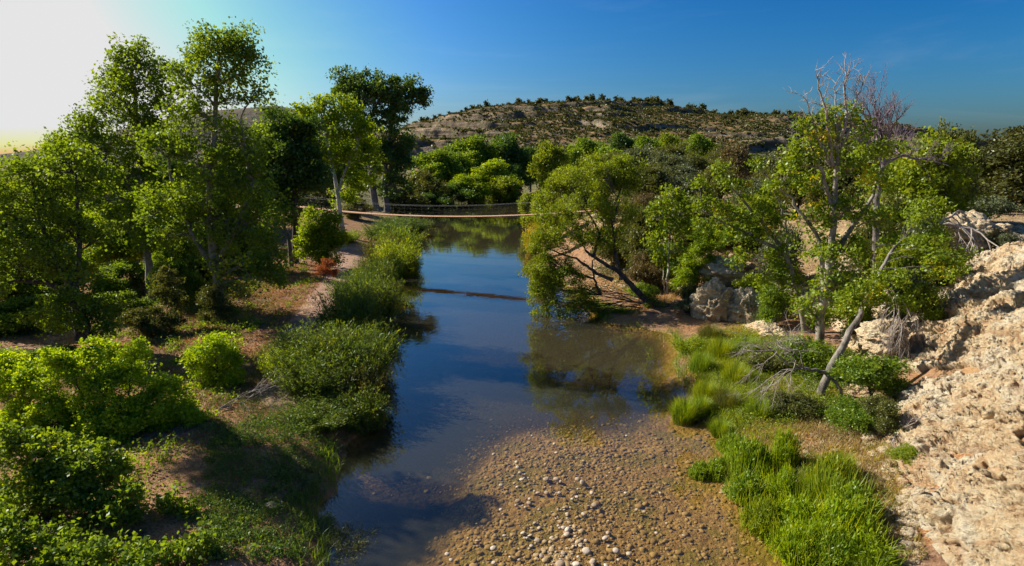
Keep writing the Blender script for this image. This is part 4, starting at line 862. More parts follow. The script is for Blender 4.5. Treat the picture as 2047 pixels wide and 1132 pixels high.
# seepwillow: fans of upright stems with narrow leaves
def make_stemmy(name, n, rad, hgt_, leafm, leaf, seed, per=26, spread=.5, dead=.0):
    rng = np.random.default_rng(seed); root = empty(name, (0, 0, 0)); mb = MB(); Cs = []; As = []; Ts = []
    for i in range(n):
        a = rng.uniform(0, 6.28); d = rad*math.sqrt(rng.random()); b = np.array((d*math.cos(a)*.6, d*math.sin(a)*.6, -.1))
        h = hgt_*rng.uniform(.42, 1.15)*(1-.2*(d/rad)**2)
        tip = b+np.array((math.cos(a)*(d*spread+.1)+rng.normal()*.16*h, math.sin(a)*(d*spread+.1)+rng.normal()*.16*h, h))
        P = bez(b, (b+tip)/2+np.array((0, 0, .1*h)), tip, 6); mb.tube(P, np.linspace(.012, .004, 6)*hgt_/2, 3)
        if rng.random() < dead: continue
        t = rng.uniform(.22, 1.03, per); k = t*5; i0 = np.clip(k.astype(int), 0, 4); f = (k-i0)[:, None]
        c = P[i0]*(1-f)+P[i0+1]*f; ax = (P[i0+1]-P[i0]); ax /= np.linalg.norm(ax, axis=1)[:, None]
        o_ = rng.normal(size=(per, 3)); c = c+o_*(.035+.05*(1.1-t)[:, None])*hgt_*.8
        Cs.append(c); As.append(ax+o_*.45); Ts.append(np.full(per, rng.uniform(.05, .75))+.15*t)
    V, Q, t = leaves(np.concatenate(Cs), leaf[0], leaf[1], rng, np.concatenate(As), np.concatenate(Ts), upb=.1)
    mb.build('stems', M['bark_dark'], root); mkmesh('foliage', V, Q, M[leafm], root, {'v': t}); root['_h'] = hgt_*1.05; root['_w'] = 2*rad*(.6+spread)+.3
    return root
PR['sw1'] = make_stemmy('seepwillow_bush', 420, 1.1, 2.2, 'leaf_bacc', (.062, .014), 51, 46)
PR['sw2'] = make_stemmy('seepwillow_bush', 300, .9, 1.8, 'leaf_bacc', (.06, .014), 52, 40, .6)
SWG = 'seepwillow bushes along the left shore'
for k, (D, px, top, wd_, lab, lm) in enumerate([
 (22.5, 610, 665, 110, 'upright seepwillow with lit yellow-green tips, nearest to the path', 'leaf_bacc'),
 (21.8, 690, 672, 120, 'wide dark seepwillow leaning over the water mid left shore', 'leaf_bacc'),
 (20.6, 640, 710, 120, 'front seepwillow of the big clump at the left shore', 'leaf_bacc'),
 (20.2, 712, 745, 90, 'brownish seepwillow at the water edge of the big clump', 'leaf_mesq'),
 (24.5, 725, 660, 80, 'seepwillow at the back of the big clump by the water', 'leaf_bacc'),
 (19.2, 660, 790, 90, 'low seepwillow with drooping dry stems at the front of the big clump', 'leaf_mesq'),
 (18.4, 640, 800, 110, 'lowest seepwillow of the big clump with dry stems trailing towards the water', 'leaf_bacc'),
 (18.8, 720, 790, 70, 'seepwillow dipping into the water below the big clump', 'leaf_bacc'),
 (21.5, 585, 700, 90, 'seepwillow at the path side of the big clump', 'leaf_bright'),
 (29, 690, 590, 90, 'dark green seepwillow behind the big clump at the shore', 'leaf_bacc'),
 (32, 735, 565, 80, 'shaded seepwillow overhanging the shallows', 'leaf_bacc'),
 (35, 700, 555, 70, 'shaded seepwillow beside the track above the shallows', 'leaf_dark'),
 (38, 740, 530, 60, 'dark seepwillow near the rusty bush', 'leaf_bacc'),
 (43, 752, 500, 60, 'mid-shore seepwillow below the bridge', 'leaf_mid'),
 (49, 790, 468, 66, 'sunlit yellow-green willow bush where the left shore juts out', 'leaf_bright'),
 (52, 765, 458, 60, 'olive willow bush behind the jutting left shore', 'leaf_mesq'),
 (57, 790, 445, 60, 'dark willow bush under the bridge at the left shore', 'leaf_mid'),
 (66, 760, 437, 60, 'shaded willow bush beneath the bridge deck', 'leaf_dark'),
 (76, 800, 425, 70, 'low dark willow bush past the bridge at the left shore', 'leaf_dark'),
 (12.9, 618, 1060, 90, 'grey-green bush at the bottom edge left of the river', 'leaf_bacc'),
 (12.5, 690, 1075, 80, 'low bush with dry stems at the bottom edge by the water', 'leaf_mesq'),
 (60, 680, 455, 50, 'yellowish bush below the bridge beside the sandy clearing', 'leaf_bright'),
]):
    r = put('sw1' if k % 2 == 0 else 'sw2', 'seepwillow_bush', lab, 'bush', D, px+(8 if D > 14 else 0), top, wd_*1.15, None, SWG); r.scale.z *= 1.3 if D < 40 else .95
    for ch in r.children:
        if ch.name.startswith('foliage'): ch.material_slots[0].link = 'OBJECT'; ch.material_slots[0].material = M[lm]
for D, px, top, wd_, lab, lm in [(27.2, 1380, 668, 60, 'green reedy clump at the edge of the dark pool', 'leaf_bright'), (35.5, 1215, 605, 70, 'lush green sedge under the leaning willow at the waterline', 'leaf_mid'),
                             (34.5, 1250, 612, 50, 'grassy clump among the willow roots at the water', 'leaf_mid'), (62, 1068, 440, 36, 'yellowish reed clump at the right shore below the bridge', 'grass_yellow')]:
    r = put('sw2', 'reed_clump', lab, 'plant', D, px, top, wd_)
    for ch in r.children:
        if ch.name.startswith('foliage'): ch.material_slots[0].link = 'OBJECT'; ch.material_slots[0].material = M[lm]

# grass tussocks on the right bank
def blades(B, Hh, lean, Wd, rng, tint, droop=.35):
    n = len(B); a = rng.uniform(0, 6.28, n) if lean is None else lean
    dirx, diry = np.cos(a), np.sin(a); k = rng.uniform(.1, .9, n)*droop*2
    wx_, wy_ = -diry*Wd, dirx*Wd; out = []
    for s, wf in ((0, 1), (.5, .8), (1, .12)):
        x = B[:, 0]+dirx*Hh*k*s**1.7; y = B[:, 1]+diry*Hh*k*s**1.7; z = B[:, 2]+Hh*(s-.45*k*s*s)
        out += [np.stack([x-wx_*wf, y-wy_*wf, z], 1), np.stack([x+wx_*wf, y+wy_*wf, z], 1)]
    V = np.stack(out, 1).reshape(-1, 3); i = np.arange(n)[:, None]*6
    Q = np.concatenate([i+np.array([[0, 1, 3, 2]]), i+np.array([[2, 3, 5, 4]])]); return V, Q, np.repeat(np.clip(tint, 0, 1), 6)
def make_tuss(name, n, rad, h, mat, seed, wd_=.007):
    rng = np.random.default_rng(seed); a = rng.uniform(0, 6.28, n); d = rad*rng.uniform(0, 1, n)**.6
    B = np.stack([np.cos(a)*d, np.sin(a)*d, -.05+0*d], 1); Hh = h*rng.uniform(.6, 1.1, n)*(1-.35*(d/rad)**2)
    V, Q, t = blades(B, Hh, a+rng.normal(0, .6, n), np.full(n, wd_), rng, rng.uniform(0, 1, n)**1.3, .45)
    o = mkmesh(name, V, Q, M[mat], attr={'v': t}); o['_h'] = h*1.0; o['_w'] = 2*rad+h*.9; return o
def make_mound(name, n, rad, h, mat, seed):
    """leafy herb mound: small leaves over a dome"""
    rng = np.random.default_rng(seed); d = rot_dirs(n, rng, 0); q = rng.uniform(.4, 1.05, n)*(1+.75*fbm(d[:, 0]*2.2, d[:, 1]*2.2, d[:, 2]*2.2+seed, 3)*.7)
    C = d*q[:, None]*np.array((rad, rad, h)); V, Q, t = leaves(C, .036, .013, rng, d+np.array((0, 0, .8)), np.clip(.35+.8*fbm(C[:, 0]*5, C[:, 1]*5, C[:, 2]*5+3), 0, 1), .2)
    nb = 120; a = rng.uniform(0, 6.28, nb); dd_ = rad*rng.uniform(0, 1, nb)**.6; B = np.stack([np.cos(a)*dd_, np.sin(a)*dd_, 0*a], 1)
    V2, Q2, t2 = blades(B, h*rng.uniform(.9, 1.7, nb)*(1-.3*(dd_/rad)**2), a+rng.normal(0, .8, nb), np.full(nb, .008), rng, rng.uniform(.1, 1, nb), .4)
    Q = np.concatenate([Q, Q2+len(V)]); V = np.concatenate([V, V2]); t = np.concatenate([t, t2])
    o = mkmesh(name, V, Q, M[mat], attr={'v': t}); o['_h'] = h*1.05; o['_w'] = 2*rad; return o
PR['tu1'] = make_tuss('grass_tussock', 1500, .36, .75, 'grass_green', 81, .0095)
PR['tu2'] = make_tuss('grass_tussock', 1300, .6, .8, 'grass_yellow', 82, .009)
PR['mo1'] = make_mound('watercress_mound', 6000, .5, .45, 'grass_green', 83)
PR['mo2'] = make_mound('watercress_mound', 5000, .6, .4, 'grass_green', 84)
PR['mo3'] = make_mound('watercress_mound', 5500, .45, .5, 'grass_green', 85)
def put2(kind, name, label, cat, px, py, wpx, hpx, mat=None, group=None):
    src = PR[kind]; o = src if kind not in used else src.copy()
    if kind in used: COL.objects.link(o)
    used[kind] = 1; b = gpx(px, py); k = depth(b[1], b[2])/F; o.location = b; o.rotation_euler = (0, 0, rr_.uniform(0, 6.28))
    o.scale = (wpx*k/src['_w'],)*2+(hpx*k/src['_h'],); o.name = name; tag(o, label, cat)
    if group: o['group'] = group
    if mat == 'grass_yellow' and kind == 'tu2': mat = ('leaf_willow', 'leaf_mesq', 'leaf_mid')[(px//10) % 3]; o.scale = (o.scale[0]*.9, o.scale[1]*.9, o.scale[2]*.75)
    if mat: o.material_slots[0].link = 'OBJECT'; o.material_slots[0].material = M[mat]
    return o
put2('tu1', 'grass_tussock', 'round grass tussock with straw-coloured skirt standing in the shallows', 'grass tussock', 1368, 845, 84, 66)
TG = 'green clumps crowding the right waterline'
for px, py, w_, h_, kind, lab in [(1400, 955, 40, 30, 'mo1', 'outermost small mound reaching furthest into the water'), (1436, 955, 50, 36, 'mo1', 'round leafy mound second from the water'),
    (1498, 950, 84, 66, 'mo1', 'tallest leafy mound of the waterline row'), (1490, 1000, 70, 44, 'mo1', 'low leafy mound below the tallest one'), (1522, 1058, 74, 56, 'mo1', 'pale yellowish mound at the water below the middle'),
    (1566, 930, 50, 56, 'mo1', 'leafy mound behind the tallest one'), (1460, 905, 50, 30, 'mo1', 'small mound at the bank above the tallest one'), (1598, 1060, 90, 60, 'mo1', 'broad leafy mound right of the pale yellowish one'),
    (1680, 1090, 110, 70, 'mo1', 'big leafy mound near the bottom edge'), (1660, 990, 90, 60, 'mo1', 'broad leafy mound on the bank right of the reeds'), (1600, 1125, 110, 60, 'mo1', 'leafy mound at the bottom edge nearest the water'), (1560, 1000, 60, 50, 'mo1', 'leafy mound between the dark bank gap and the broad one'), (1700, 1040, 100, 60, 'mo1', 'leafy mound in the middle of the bottom green mass'), (1660, 1131, 100, 60, 'mo1', 'leafy mound cut by the bottom edge'), (1730, 1125, 100, 50, 'mo1', 'leafy mound in the bottom green mass beside the soil')]:
    mk = {955: 'grass_green', 1058: 'leaf_willow', 930: 'leaf_bright', 1060: 'leaf_bright', 990: 'leaf_willow', 1125: 'leaf_bright'}.get(py)
    put2(('mo1', 'mo2', 'mo3')[px % 3], 'leafy_mound', lab, 'plant', px, py, w_*1.12, h_*1.2, mk, TG)
for px, py, w_, h_, m_, lab in [(1600, 1120, 130, 80, 'grass_green', 'long green grass tussock at the bottom edge by the water'), 
    (1740, 1160, 110, 60, 'grass_green', 'rightmost green grass tussock cut by the bottom edge'), (1640, 1010, 120, 90, 'grass_green', 'green arching tussock above the broad leafy mound'), (1680, 950, 90, 90, 'grass_yellow', 'thin tall pale tussock between the soil and the mounds'),
     (1400, 830, 60, 50, 'grass_green', 'green tussock on the bank right of the lone round tussock'),
    (1410, 800, 80, 70, 'grass_yellow', 'yellow-green tussock at the lower end of the tall grass'), (1400, 745, 70, 80, 'grass_yellow', 'yellow-green tussock left in the tall grass'), (1440, 720, 90, 80, 'grass_yellow', 'pale tussock in the middle of the tall grass'),
    (1470, 770, 90, 80, 'grass_yellow', 'yellow tussock right in the tall grass'), (1450, 820, 90, 70, 'grass_yellow', 'olive tussock below the tall grass'), (1490, 710, 80, 70, 'grass_yellow', 'yellow tussock near the rock outcrop'), (1420, 680, 80, 60, 'grass_yellow', 'yellow tussock at the top of the tall grass'),
    (1520, 830, 90, 60, 'grass_yellow', 'olive tussock on the open slope'), (1440, 870, 70, 40, 'grass_green', 'low green tussock at the bank bend')]:
    put2('tu2' if m_ == 'grass_yellow' else 'tu1', 'grass_tussock', lab, 'grass tussock', px, py, w_, h_, m_)

# ------------------------------------------------------------------ ground cover (countless)
def inreg(poly, n, rng, ylim=None):
    """random ground points inside a polygon given by ground points"""
    g = np.array([gpx(*p)[:2] for p in poly]); lo, hi = g.min(0), g.max(0); out = []
    while sum(map(len, out)) < n:
        q = rng.uniform(lo, hi, (n, 2)); c = np.zeros(n, bool)
        for i in range(len(g)):
            a, b = g[i], g[i-1]; cond = ((a[1] > q[:, 1]) != (b[1] > q[:, 1]))
            c ^= cond & (q[:, 0] < (b[0]-a[0])*(q[:, 1]-a[1])/(b[1]-a[1]+1e-9)+a[0])
        out.append(q[c])
    q = np.concatenate(out)[:n]; return np.stack([q[:, 0], q[:, 1], hgt(q[:, 0], q[:, 1])], 1)
def grass(name, poly, n, h, w_, mat, seed, thr=-.1, sc=.9, droop=.4):
    rng = np.random.default_rng(seed); P = inreg(poly, n, rng); k = fbm(P[:, 0]*sc, P[:, 1]*sc, seed)+.15*rng.normal(size=n)
    P = P[(k > thr) & (P[:, 2] > .02)]; P[:, 2] -= .02; m = len(P)
    V, Q, t = blades(P, h*rng.uniform(.4, 1.2, m), None, np.full(m, w_), rng, .4+.5*fbm(P[:, 0], P[:, 1], 3.)+.25*rng.normal(size=m), droop)
    return tag(mkmesh(name, V, Q, M[mat], attr={'v': t}), kind='stuff')
BR = [(1380, 680), (1500, 650), (1620, 700), (1690, 800), (1780, 900), (1830, 1050), (1850, 1131), (1560, 1131), (1480, 1000), (1440, 880), (1360, 790)]
grass('grass', BR, 36000, .26, .006, 'grass_yellow', 91, .1)
grass('grass', BR, 70000, .2, .007, 'grass_dry', 92, -.3)
grass('grass', [(1380, 690), (1480, 680), (1520, 760), (1480, 860), (1400, 830)], 26000, .45, .008, 'leaf_willow', 93, -.1)
grass('grass', [(1460, 870), (1560, 870), (1700, 950), (1790, 1131), (1580, 1131), (1490, 980)], 26000, .2, .007, 'leaf_mid', 94, .0)
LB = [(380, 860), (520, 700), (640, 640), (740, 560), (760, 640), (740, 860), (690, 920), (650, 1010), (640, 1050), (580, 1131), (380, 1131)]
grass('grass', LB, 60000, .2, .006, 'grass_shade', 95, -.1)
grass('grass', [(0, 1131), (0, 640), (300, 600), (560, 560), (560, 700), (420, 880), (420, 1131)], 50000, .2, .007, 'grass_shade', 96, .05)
grass('grass', [(300, 700), (420, 560), (640, 530), (650, 600), (540, 720), (420, 720)], 40000, .18, .008, 'grass_dry', 97, .0)
grass('grass', [(1250, 640), (1400, 570), (1560, 620), (1600, 540), (1560, 440), (1300, 400), (1200, 440)], 60000, .35, .012, 'grass_dry', 98, .02)
grass('grass', [(1500, 440), (1300, 370), (1500, 352), (2046, 352), (2046, 440), (1900, 430)], 60000, .35, .016, 'grass_dry', 99, .05)
# waterline sedges, both shores
rng = np.random.default_rng(5)
ys = rng.uniform(11, 60, 9000); side = rng.random(9000) < .5
xl_, xr_ = shores(np.where(side, -8., 7.), ys); xs = np.where(side, xl_-rng.gamma(1.4, .16, 9000), xr_+rng.gamma(1.4, .16, 9000))
P = np.stack([xs, ys, hgt(xs, ys)], 1); kk = fbm(xs*1.2, ys*1.2, 4.)+.1*rng.normal(size=9000) > -.12; P = P[kk]
V, Q, t = blades(P, rng.uniform(.15, .55, len(P)), None, np.full(len(P), .008), rng, rng.uniform(0, .6, len(P)), .5)
tag(mkmesh('shore_grass', V, Q, M['leaf_mid'], attr={'v': t}), kind='stuff')
# fallen twigs and leaf litter on both banks
def litter(name, poly, n, mat, seed, L=.05, W=.03):
    rng = np.random.default_rng(seed); P = inreg(poly, n, rng); P = P[P[:, 2] > .03]; P[:, 2] += .015
    V, Q, t = leaves(P, L, W, rng, upb=2.5); return tag(mkmesh(name, V, Q, M[mat], attr={'v': t}), kind='stuff')
litter('leaf_litter', [(200, 720), (420, 560), (650, 520), (660, 600), (540, 740), (420, 900), (200, 900)], 22000, 'leaf_red', 101, .045, .03)
litter('leaf_litter', BR, 16000, 'grass_dry', 102)
litter('leaf_litter', [(1250, 640), (1400, 570), (1560, 620), (1600, 540), (1560, 440), (1300, 400)], 12000, 'leaf_red', 103, .05, .03)

# ------------------------------------------------------------------ stones
def ico():
    t = (1+5**.5)/2; v = np.array([(-1,t,0),(1,t,0),(-1,-t,0),(1,-t,0),(0,-1,t),(0,1,t),(0,-1,-t),(0,1,-t),(t,0,-1),(t,0,1),(-t,0,-1),(-t,0,1)], float)
    f = [(0,11,5),(0,5,1),(0,1,7),(0,7,10),(0,10,11),(1,5,9),(5,11,4),(11,10,2),(10,7,6),(7,1,8),(3,9,4),(3,4,2),(3,2,6),(3,6,8),(3,8,9),(4,9,5),(2,4,11),(6,2,10),(8,6,7),(9,8,1)]
    return v/np.linalg.norm(v[0]), f
def subdiv(v, f):
    v = [tuple(q) for q in v]; mid = {}; nf = []
    def m(a, b):
        k = (min(a, b), max(a, b))
        if k not in mid: q = (np.array(v[a])+np.array(v[b])); v.append(tuple(q/np.linalg.norm(q))); mid[k] = len(v)-1
        return mid[k]
    for a, b, c in f:
        x, y, z = m(a, b), m(b, c), m(c, a); nf += [(a, x, z), (b, y, x), (c, z, y), (x, y, z)]
    return np.array(v), nf
v0, f0 = ico(); v1, f1 = subdiv(v0, f0); v2, f2 = subdiv(v1, f1); v3, f3 = subdiv(v2, f2)
def pile(name, C, s, rng, mat, base=(v1, f1), flat=.55):
    n = len(C); vb, fb = base; fb = np.array(fb); nb = len(vb)
    sc = s[:, None]*np.stack([rng.uniform(.7, 1.25, n), rng.uniform(.7, 1.25, n), rng.uniform(.7, 1.2, n)*flat], 1)
    a = rng.uniform(0, 6.28, n); ca, sa = np.cos(a)[:, None], np.sin(a)[:, None]
    W = vb[None]*(1+.13*rng.normal(size=(n, nb, 1)))*sc[:, None]
    X = W[..., 0]*ca-W[..., 1]*sa; Y = W[..., 0]*sa+W[..., 1]*ca
    V = np.stack([X, Y, W[..., 2]], -1)+C[:, None]; Q = (fb[None]+np.arange(n)[:, None, None]*nb).reshape(-1, 3)
    return tag(mkmesh(name, V.reshape(-1, 3), Q, mat, attr={'v': np.repeat(rng.random(n), nb)}, smooth=True), kind='stuff')
rng = np.random.default_rng(8); n = 24000
X = rng.uniform(-4.5, 7, n); Y = rng.uniform(9, 23, n); Z = hgt(X, Y); pr = (1-ss(15, 21, Y-.2*X))*ss(-2.6, -.2, X)*(1-.6*ss(2.2, 5, X))*.95+.03
k = (rng.random(n) < pr) & (Z < .06) & (fbm(X*.7, Y*.7, 6.)+.2*rng.normal(size=n) > -.25); s = np.minimum(rng.gamma(2.3, .0115, n)+.01, .10)
pile('river_gravel', np.stack([X, Y, Z+.1*s], 1)[k], s[k], rng, M['stone_wet'])
P = inreg(BR, 900, rng); pile('bank_gravel', P, np.minimum(rng.gamma(2, .018, 900)+.01, .14), rng, M['stone_bank'])
# dry cobbles on the gravel bar, each its own
st = []
for i in range(4):
    rng = np.random.default_rng(200+i); d = v3*(1+.16*fbm(v3[:, 0]*1.1, v3[:, 1]*1.1, v3[:, 2]*1.1+i*9, 3))[:, None]*np.array((1, .75+.1*i, .55))
    me = mkmesh('cobble', d, np.array(f3), M['stone_pale'], smooth=True); st.append(me)
rng = np.random.default_rng(9); first = [True]*4
cob = []
for i in range(230):
    for _ in range(40):
        u = rng.random(); px = 1100+rng.normal()*(60+60*u); py = 880+262*u**.8
        if 880 < px < 1420: break
    b = gpx(px, py); cob.append((b, min(.1, .02+rng.gamma(2., .011))))
for px, py, s in [(1165, 977, .11), (1092, 966, .10), (1135, 1062, .115), (1133, 1076, .11), (1075, 1085, .10), (1188, 1020, .10), (1033, 935, .09), (1112, 913, .09), (1092, 994, .09), (1120, 1131, .14), (1185, 1131, .13), (1232, 1110, .11), (1043, 967, .09), (1058, 1011, .08)]:
    cob.append((gpx(px, py), s*.85))
for i, (b, s) in enumerate(cob):
    k = i % 4; o = st[k] if first[k] else st[k].copy()
    if not first[k]: COL.objects.link(o)
    first[k] = False
    o.location = (b[0], b[1], max(b[2], -.03)+.3*s); o.rotation_euler = (rng.normal()*.2, rng.normal()*.2, rng.uniform(0, 6.28)); o.scale = (s*rng.uniform(.85, 1.2), s, s*rng.uniform(.8, 1.15))
    tag(o, 'pale dry cobble lying on the sunlit gravel bar in the shallow river', 'stone', 'cobbles on the gravel bar')
# boulders
def boulder(name, label, px, py, D, s, seed, mat='boulder', z=None):
    vv, ff = subdiv(v3, f3); vv, ff = subdiv(vv, ff); n_ = fbm(vv[:, 0]*1.3+seed, vv[:, 1]*1.3, vv[:, 2]*1.6, 5)
    m_ = np.abs(fbm(vv[:, 0]*3+seed, vv[:, 1]*3, vv[:, 2]*5, 4))
    l_ = np.abs(((vv[:, 2]*2.2+.5*fbm(vv[:, 0]*2, vv[:, 1]*2, seed)) % 1)-.5)
    d = vv*(1+.6*n_-.45*m_+.22*l_+.12*fbm(vv[:, 0]*7+seed, vv[:, 1]*7, vv[:, 2]*9, 3))[:, None]*np.array(s)*1.1; b = gpx(px, py) if D is None else at(px, py, D)
    o = mkmesh(name, d, np.array(ff), M[mat], smooth=False, loc=b); o.rotation_euler = (0, 0, seed); tag(o, label, 'rock'); return o
boulder('rock_outcrop', 'pale knobbly rock outcrop standing at the bank right of the fallen willow roots', 1425, 612, 32.3, (1.0, .9, 1.3), 3)
boulder('rock_outcrop', 'orange-stained rock outcrop right of the pale knobbly one', 1485, 622, 31.8, (1.0, .9, 1.15), 5)
boulder('rock_outcrop', 'low cream rock ledge below the orange-stained outcrop', 1530, 668, 29.3, (1.3, .9, .55), 8)
boulder('rock_outcrop', 'grey rock hump on the slope behind the feathery yellow-green bush', 1445, 540, 35.5, (1.2, 1., .8), 9)
boulder('rock_outcrop', 'dark rock block at the cliff top under the arching dead branches', 1935, 478, 29.5, (1.5, 1.1, 1.0), 12)
boulder('rock_outcrop', 'brown rock knob jutting from the cliff foot below the dead twigs', 1770, 675, 21.8, (.8, .7, .6), 14)
boulder('boulder', 'white boulder at the cliff toe near the bottom edge', 1818, 1035, None, (.2, .16, .16), 15)
boulder('boulder', 'small white boulder by the twigs at the cliff toe', 1700, 955, None, (.16, .14, .12), 16)
boulder('boulder', 'round pale stone on the dry soil above the mounds', 1645, 888, None, (.11, .1, .08), 17)
boulder('boulder', 'white stone at the top of the open slope', 1560, 815, None, (.16, .13, .12), 18)
boulder('boulder', 'reddish stone lying in the shaded grass at lower left', 540, 1018, None, (.16, .13, .11), 19)
rng = np.random.default_rng(77)
SL = [(1180, 600), (1300, 560), (1380, 600), (1560, 640), (1640, 600), (1600, 480), (1500, 420), (1300, 385), (1180, 430)]
P = inreg(SL, 2200, rng); kk = fbm(P[:, 0]*.6, P[:, 1]*.6, 3.)+.2*rng.normal(size=len(P)) > .0; P = P[kk]; pile('rock_rubble', P, np.minimum(.05+rng.gamma(1.5, .06, len(P)), .5), rng, M['boulder'], (v2, f2), .6)
P = inreg([(1560, 640), (1700, 620), (1900, 480), (2046, 470), (2046, 350), (1600, 350), (1500, 420)], 1500, rng); pile('rock_rubble', P, np.minimum(.04+rng.gamma(1.5, .06, len(P)), .5), rng, M['boulder'], (v2, f2), .5)
P = inreg([(1700, 700), (1790, 860), (1850, 1131), (1800, 1131), (1740, 900), (1660, 720)], 900, rng); P[:, 2] += .0; pile('rock_rubble', P, np.minimum(.015+rng.gamma(1.5, .03, len(P)), .22), rng, M['boulder'], (v2, f2), .65)
# low scrub on the right slope, and undergrowth over the left bank
def lowscrub(name, poly, n, s, mat, seed, m=60, lf=(.04, .022), thr=0.):
    rng = np.random.default_rng(seed); P = inreg(poly, n, rng); P = P[(fbm(P[:, 0]*.4, P[:, 1]*.4, seed)+.2*rng.normal(size=len(P)) > thr) & (P[:, 2] > .1)]
    z_ = s*rng.uniform(.5, 1.5, len(P)); C = np.repeat(P, m, 0)+rng.normal(size=(len(P)*m, 3))*np.repeat(z_, m)[:, None]*np.array((.75, .75, .4)); C[:, 2] += .5*np.repeat(z_, m)
    V, Q, t = leaves(C, lf[0], lf[1], rng, tint=np.clip(np.repeat(rng.uniform(0, .8, len(P)), m), 0, 1)); return tag(mkmesh(name, V, Q, M[mat], attr={'v': t}), kind='stuff')
lowscrub('low_scrub', SL, 900, .4, 'leaf_grey', 111, 80, (.05, .025)); lowscrub('low_scrub', SL, 800, .45, 'leaf_mesq', 112, 80, (.05, .025), -.05)
lowscrub('low_scrub', [(1500, 440), (1300, 370), (1500, 345), (2046, 345), (2046, 470), (1900, 440)], 500, .5, 'leaf_grey', 113, 80, (.06, .03), .1)
UL = [(0, 1131), (0, 560), (300, 480), (560, 470), (640, 560), (560, 640), (420, 740), (520, 850), (520, 1131)]
lowscrub('undergrowth', UL, 2600, .22, 'leaf_mid', 114, 45, (.04, .026), .05); lowscrub('undergrowth', [(0, 640), (0, 430), (560, 430), (620, 520), (520, 640)], 1500, .45, 'leaf_mesq', 115, 60, (.07, .04), .0)
lowscrub('undergrowth', [(400, 1131), (420, 850), (560, 830), (680, 900), (640, 1000), (600, 1131)], 1100, .13, 'leaf_dark', 116, 40, (.03, .014), -.15)
lowscrub('low_scrub', [(1380, 680), (1500, 650), (1620, 700), (1690, 800), (1560, 860), (1440, 880), (1360, 790)], 900, .2, 'leaf_willow', 119, 55, (.04, .015), -.1); lowscrub('low_scrub', [(1380, 680), (1500, 650), (1620, 700), (1690, 800), (1560, 860), (1440, 880), (1360, 790)], 900, .2, 'leaf_mid', 120, 55, (.04, .015), .0)
lowscrub('low_scrub', [(1560, 690), (1700, 700), (1790, 850), (1700, 880), (1600, 800)], 500, .22, 'leaf_mid', 121, 60, (.035, .018), -.1)
lowscrub('low_scrub', BR, 700, .14, 'leaf_mesq', 117, 40, (.03, .012), .0); lowscrub('low_scrub', BR, 600, .13, 'grass_green', 118, 40, (.03, .012), .1)

# ------------------------------------------------------------------ suspension footbridge
br = [(525, 400, 68), (580, 412, 66.2), (660, 421.5, 64.2), (745, 428.5, 62.4), (820, 431, 61), (900, 431.5, 60), (1000, 430.5, 58.6), (1100, 426.5, 57.2), (1210, 420, 55.6)]
pts = np.array([at(*q) for q in br]); u = (pts[:, 0]-pts[0, 0])/(pts[-1, 0]-pts[0, 0]); cf = [np.polyfit(u, pts[:, i], 2) for i in range(3)]
def bp(t): return np.array([np.polyval(c, t) for c in cf])
b0 = bp(.5); root = empty('footbridge', b0); tag(root, 'narrow suspension footbridge with timber deck and cable railings across the river', 'bridge')
L_ = np.linalg.norm(bp(1)-bp(0)); N_ = 170; mb = MB()
lat = np.array((-(bp(1)-bp(0))[1], (bp(1)-bp(0))[0], 0)); lat /= np.linalg.norm(lat)
rng = np.random.default_rng(4)
for i in range(N_):
    t = (i+.5)/N_; c = bp(t)-b0; d = bp(t+.004)-bp(t-.004); d /= np.linalg.norm(d); up_ = np.cross(d, lat)
    mb.box(c+up_*rng.normal()*.004, d*(L_/N_/2*.86), lat*.62*(1+.01*rng.normal()), up_*.022)
mb.build('deck', M['plank'], root, smooth=False)
tt = np.linspace(0, 1, 60); PP = np.array([bp(t) for t in tt])-b0
for s_ in (-1, 1):
    mb = MB(); mb.tube(PP+lat*.55*s_+np.array((0, 0, -.06)), np.full(60, .022), 5); mb.build('deck_cable', M['cable'], root)
    mb = MB(); hr = PP+lat*.66*s_; hr[:, 2] += 1.08+.35*(2*tt-1)**2; mb.tube(hr, np.full(60, .008), 5); mb.build('handrail_cable', M['cable'], root)
    mb = MB()
    for i in range(60):
        t = (i+.5)/60; p = bp(t)-b0+lat*.6*s_; q = p+lat*.06*s_+np.array((0, 0, 1.08+.35*(2*t-1)**2)); mb.tube(np.array([p, q]), [.001, .001], 3)
    for f_ in (.33, .66):
        h2 = PP+lat*(.6+.04*f_)*s_; h2[:, 2] += f_*(1.08+.35*(2*tt-1)**2); mb.tube(h2, np.full(60, .0012), 3)
    mb.build('railing_wires', M['cable'], root)
for t in (0., 1.):
    for s_ in (-1, 1):
        p = bp(t)+lat*.7*s_; g_ = gz(p[0], p[1]); mb = MB(); mb.tube(np.array([(p[0], p[1], min(g_, p[2])-.4), (p[0], p[1], p[2]+1.7)])-b0, [.11, .1], 10); mb.build('post', M['bark_grey'], root)

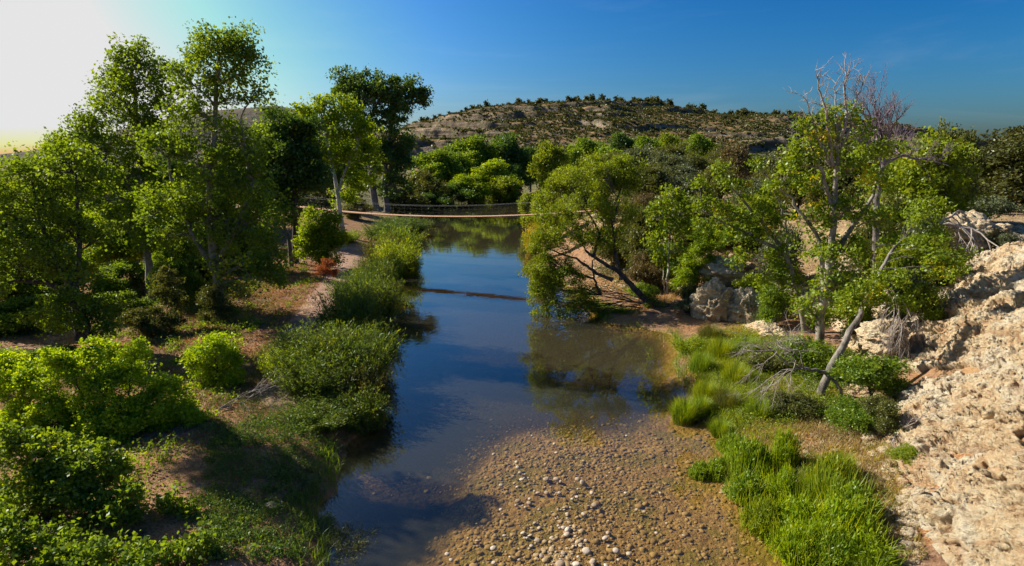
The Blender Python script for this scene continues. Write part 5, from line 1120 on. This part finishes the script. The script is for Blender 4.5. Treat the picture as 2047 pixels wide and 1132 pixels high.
# ------------------------------------------------------------------ junipers and scrub on the hill
X_, t_, XX, YY, ZZ = HX
def hillz(x, tv):
    i = (x-X_[0])/(X_[1]-X_[0]); j = tv/(t_[1]-t_[0]); i0, j0 = int(i), int(j); fx, fy = i-i0, j-j0
    g_ = lambda A: (A[j0, i0]*(1-fx)+A[j0, i0+1]*fx)*(1-fy)+(A[j0+1, i0]*(1-fx)+A[j0+1, i0+1]*fx)*fy
    return g_(YY), g_(ZZ)
rng = np.random.default_rng(12); HJ = []
for i in range(4):
    lb = rand_lobes(rng, 7, .45, .3, 2.0, .9); V, Q, t = make_crown(lb, rng, (.34, .26), 3.6, .6)
    o = mkmesh('hill_juniper', V, Q, M['leaf_juniper'], attr={'v': t}); HJ.append(o)
fst = [True]*4
for i in range(290):
    k = i % 4; o = HJ[k] if fst[k] else HJ[k].copy()
    if not fst[k]: COL.objects.link(o)
    fst[k] = False
    ridge = i < 170
    px = rng.uniform(815, 1990); x = (px-1023.5)/F*505*.98; tv = rng.uniform(.93, 1.02) if ridge else rng.uniform(.25, .95)
    y, z = hillz(x*(1 if ridge else (235+285*tv)/520), tv); s = rng.uniform(.7, 1.7) if ridge else rng.uniform(.45, 1.05)
    o.location = (x*(1 if ridge else (235+285*tv)/520), y, z-.3); o.scale = (s*1.15, s*1.15, s*rng.uniform(.9, 1.4)); o.rotation_euler = (0, 0, rng.uniform(0, 6.28))
    tag(o, 'dark juniper dotting the skyline ridge of the rocky hill' if ridge else 'dark juniper scattered on the ledged slope of the rocky hill', 'tree', 'junipers on the hill ridge' if ridge else 'junipers on the hill slope')
n = 20000; xs = rng.uniform(-130, 440, n); tv = rng.uniform(.03, 1.0, n)**.8
C = np.array([(x, *hillz(x, t)) for x, t in zip(xs, tv)]); kk = fbm(C[:, 0]*.03, C[:, 1]*.03, 2.)+.3*rng.normal(size=n) > -.35; C = C[kk]
m = 16; sz = rng.gamma(3, .2, len(C))+.2; Cc = np.repeat(C, m, 0)+rng.normal(size=(len(C)*m, 3))*np.repeat(sz, m)[:, None]*np.array((.75, .75, .35))+np.array((0, 0, .5))
V, Q, t = leaves(Cc, .55, .42, rng); tag(mkmesh('scrub', V, Q, M['leaf_juniper'], attr={'v': t}), kind='stuff')
# far woodland floor behind the named trees
n = 900; xs = rng.uniform(-230, 230, n); ysn = rng.uniform(120, 236, n)
xl_, xr_ = shores(xs, ysn); k = ((xs < xl_-6) | (xs > xr_+30)); xs, ysn = xs[k], ysn[k]; zs = hgt(xs, ysn)
m = 90; sz = rng.uniform(1.3, 2.8, len(xs)); C = np.repeat(np.stack([xs, ysn, zs+sz*.4], 1), m, 0)+rng.normal(size=(len(xs)*m, 3))*np.repeat(sz, m)[:, None]*np.array((.7, .7, .42))
V, Q, t = leaves(C, .3, .22, rng); tag(mkmesh('undergrowth', V, Q, M['leaf_mesq'], attr={'v': t}), kind='stuff')
for k_, o in PR.items():
    if k_ not in used: bpy.data.objects.remove(o)
for o in list(bpy.data.objects):
    for q in ('_h', '_w'):
        if q in o: del o[q]
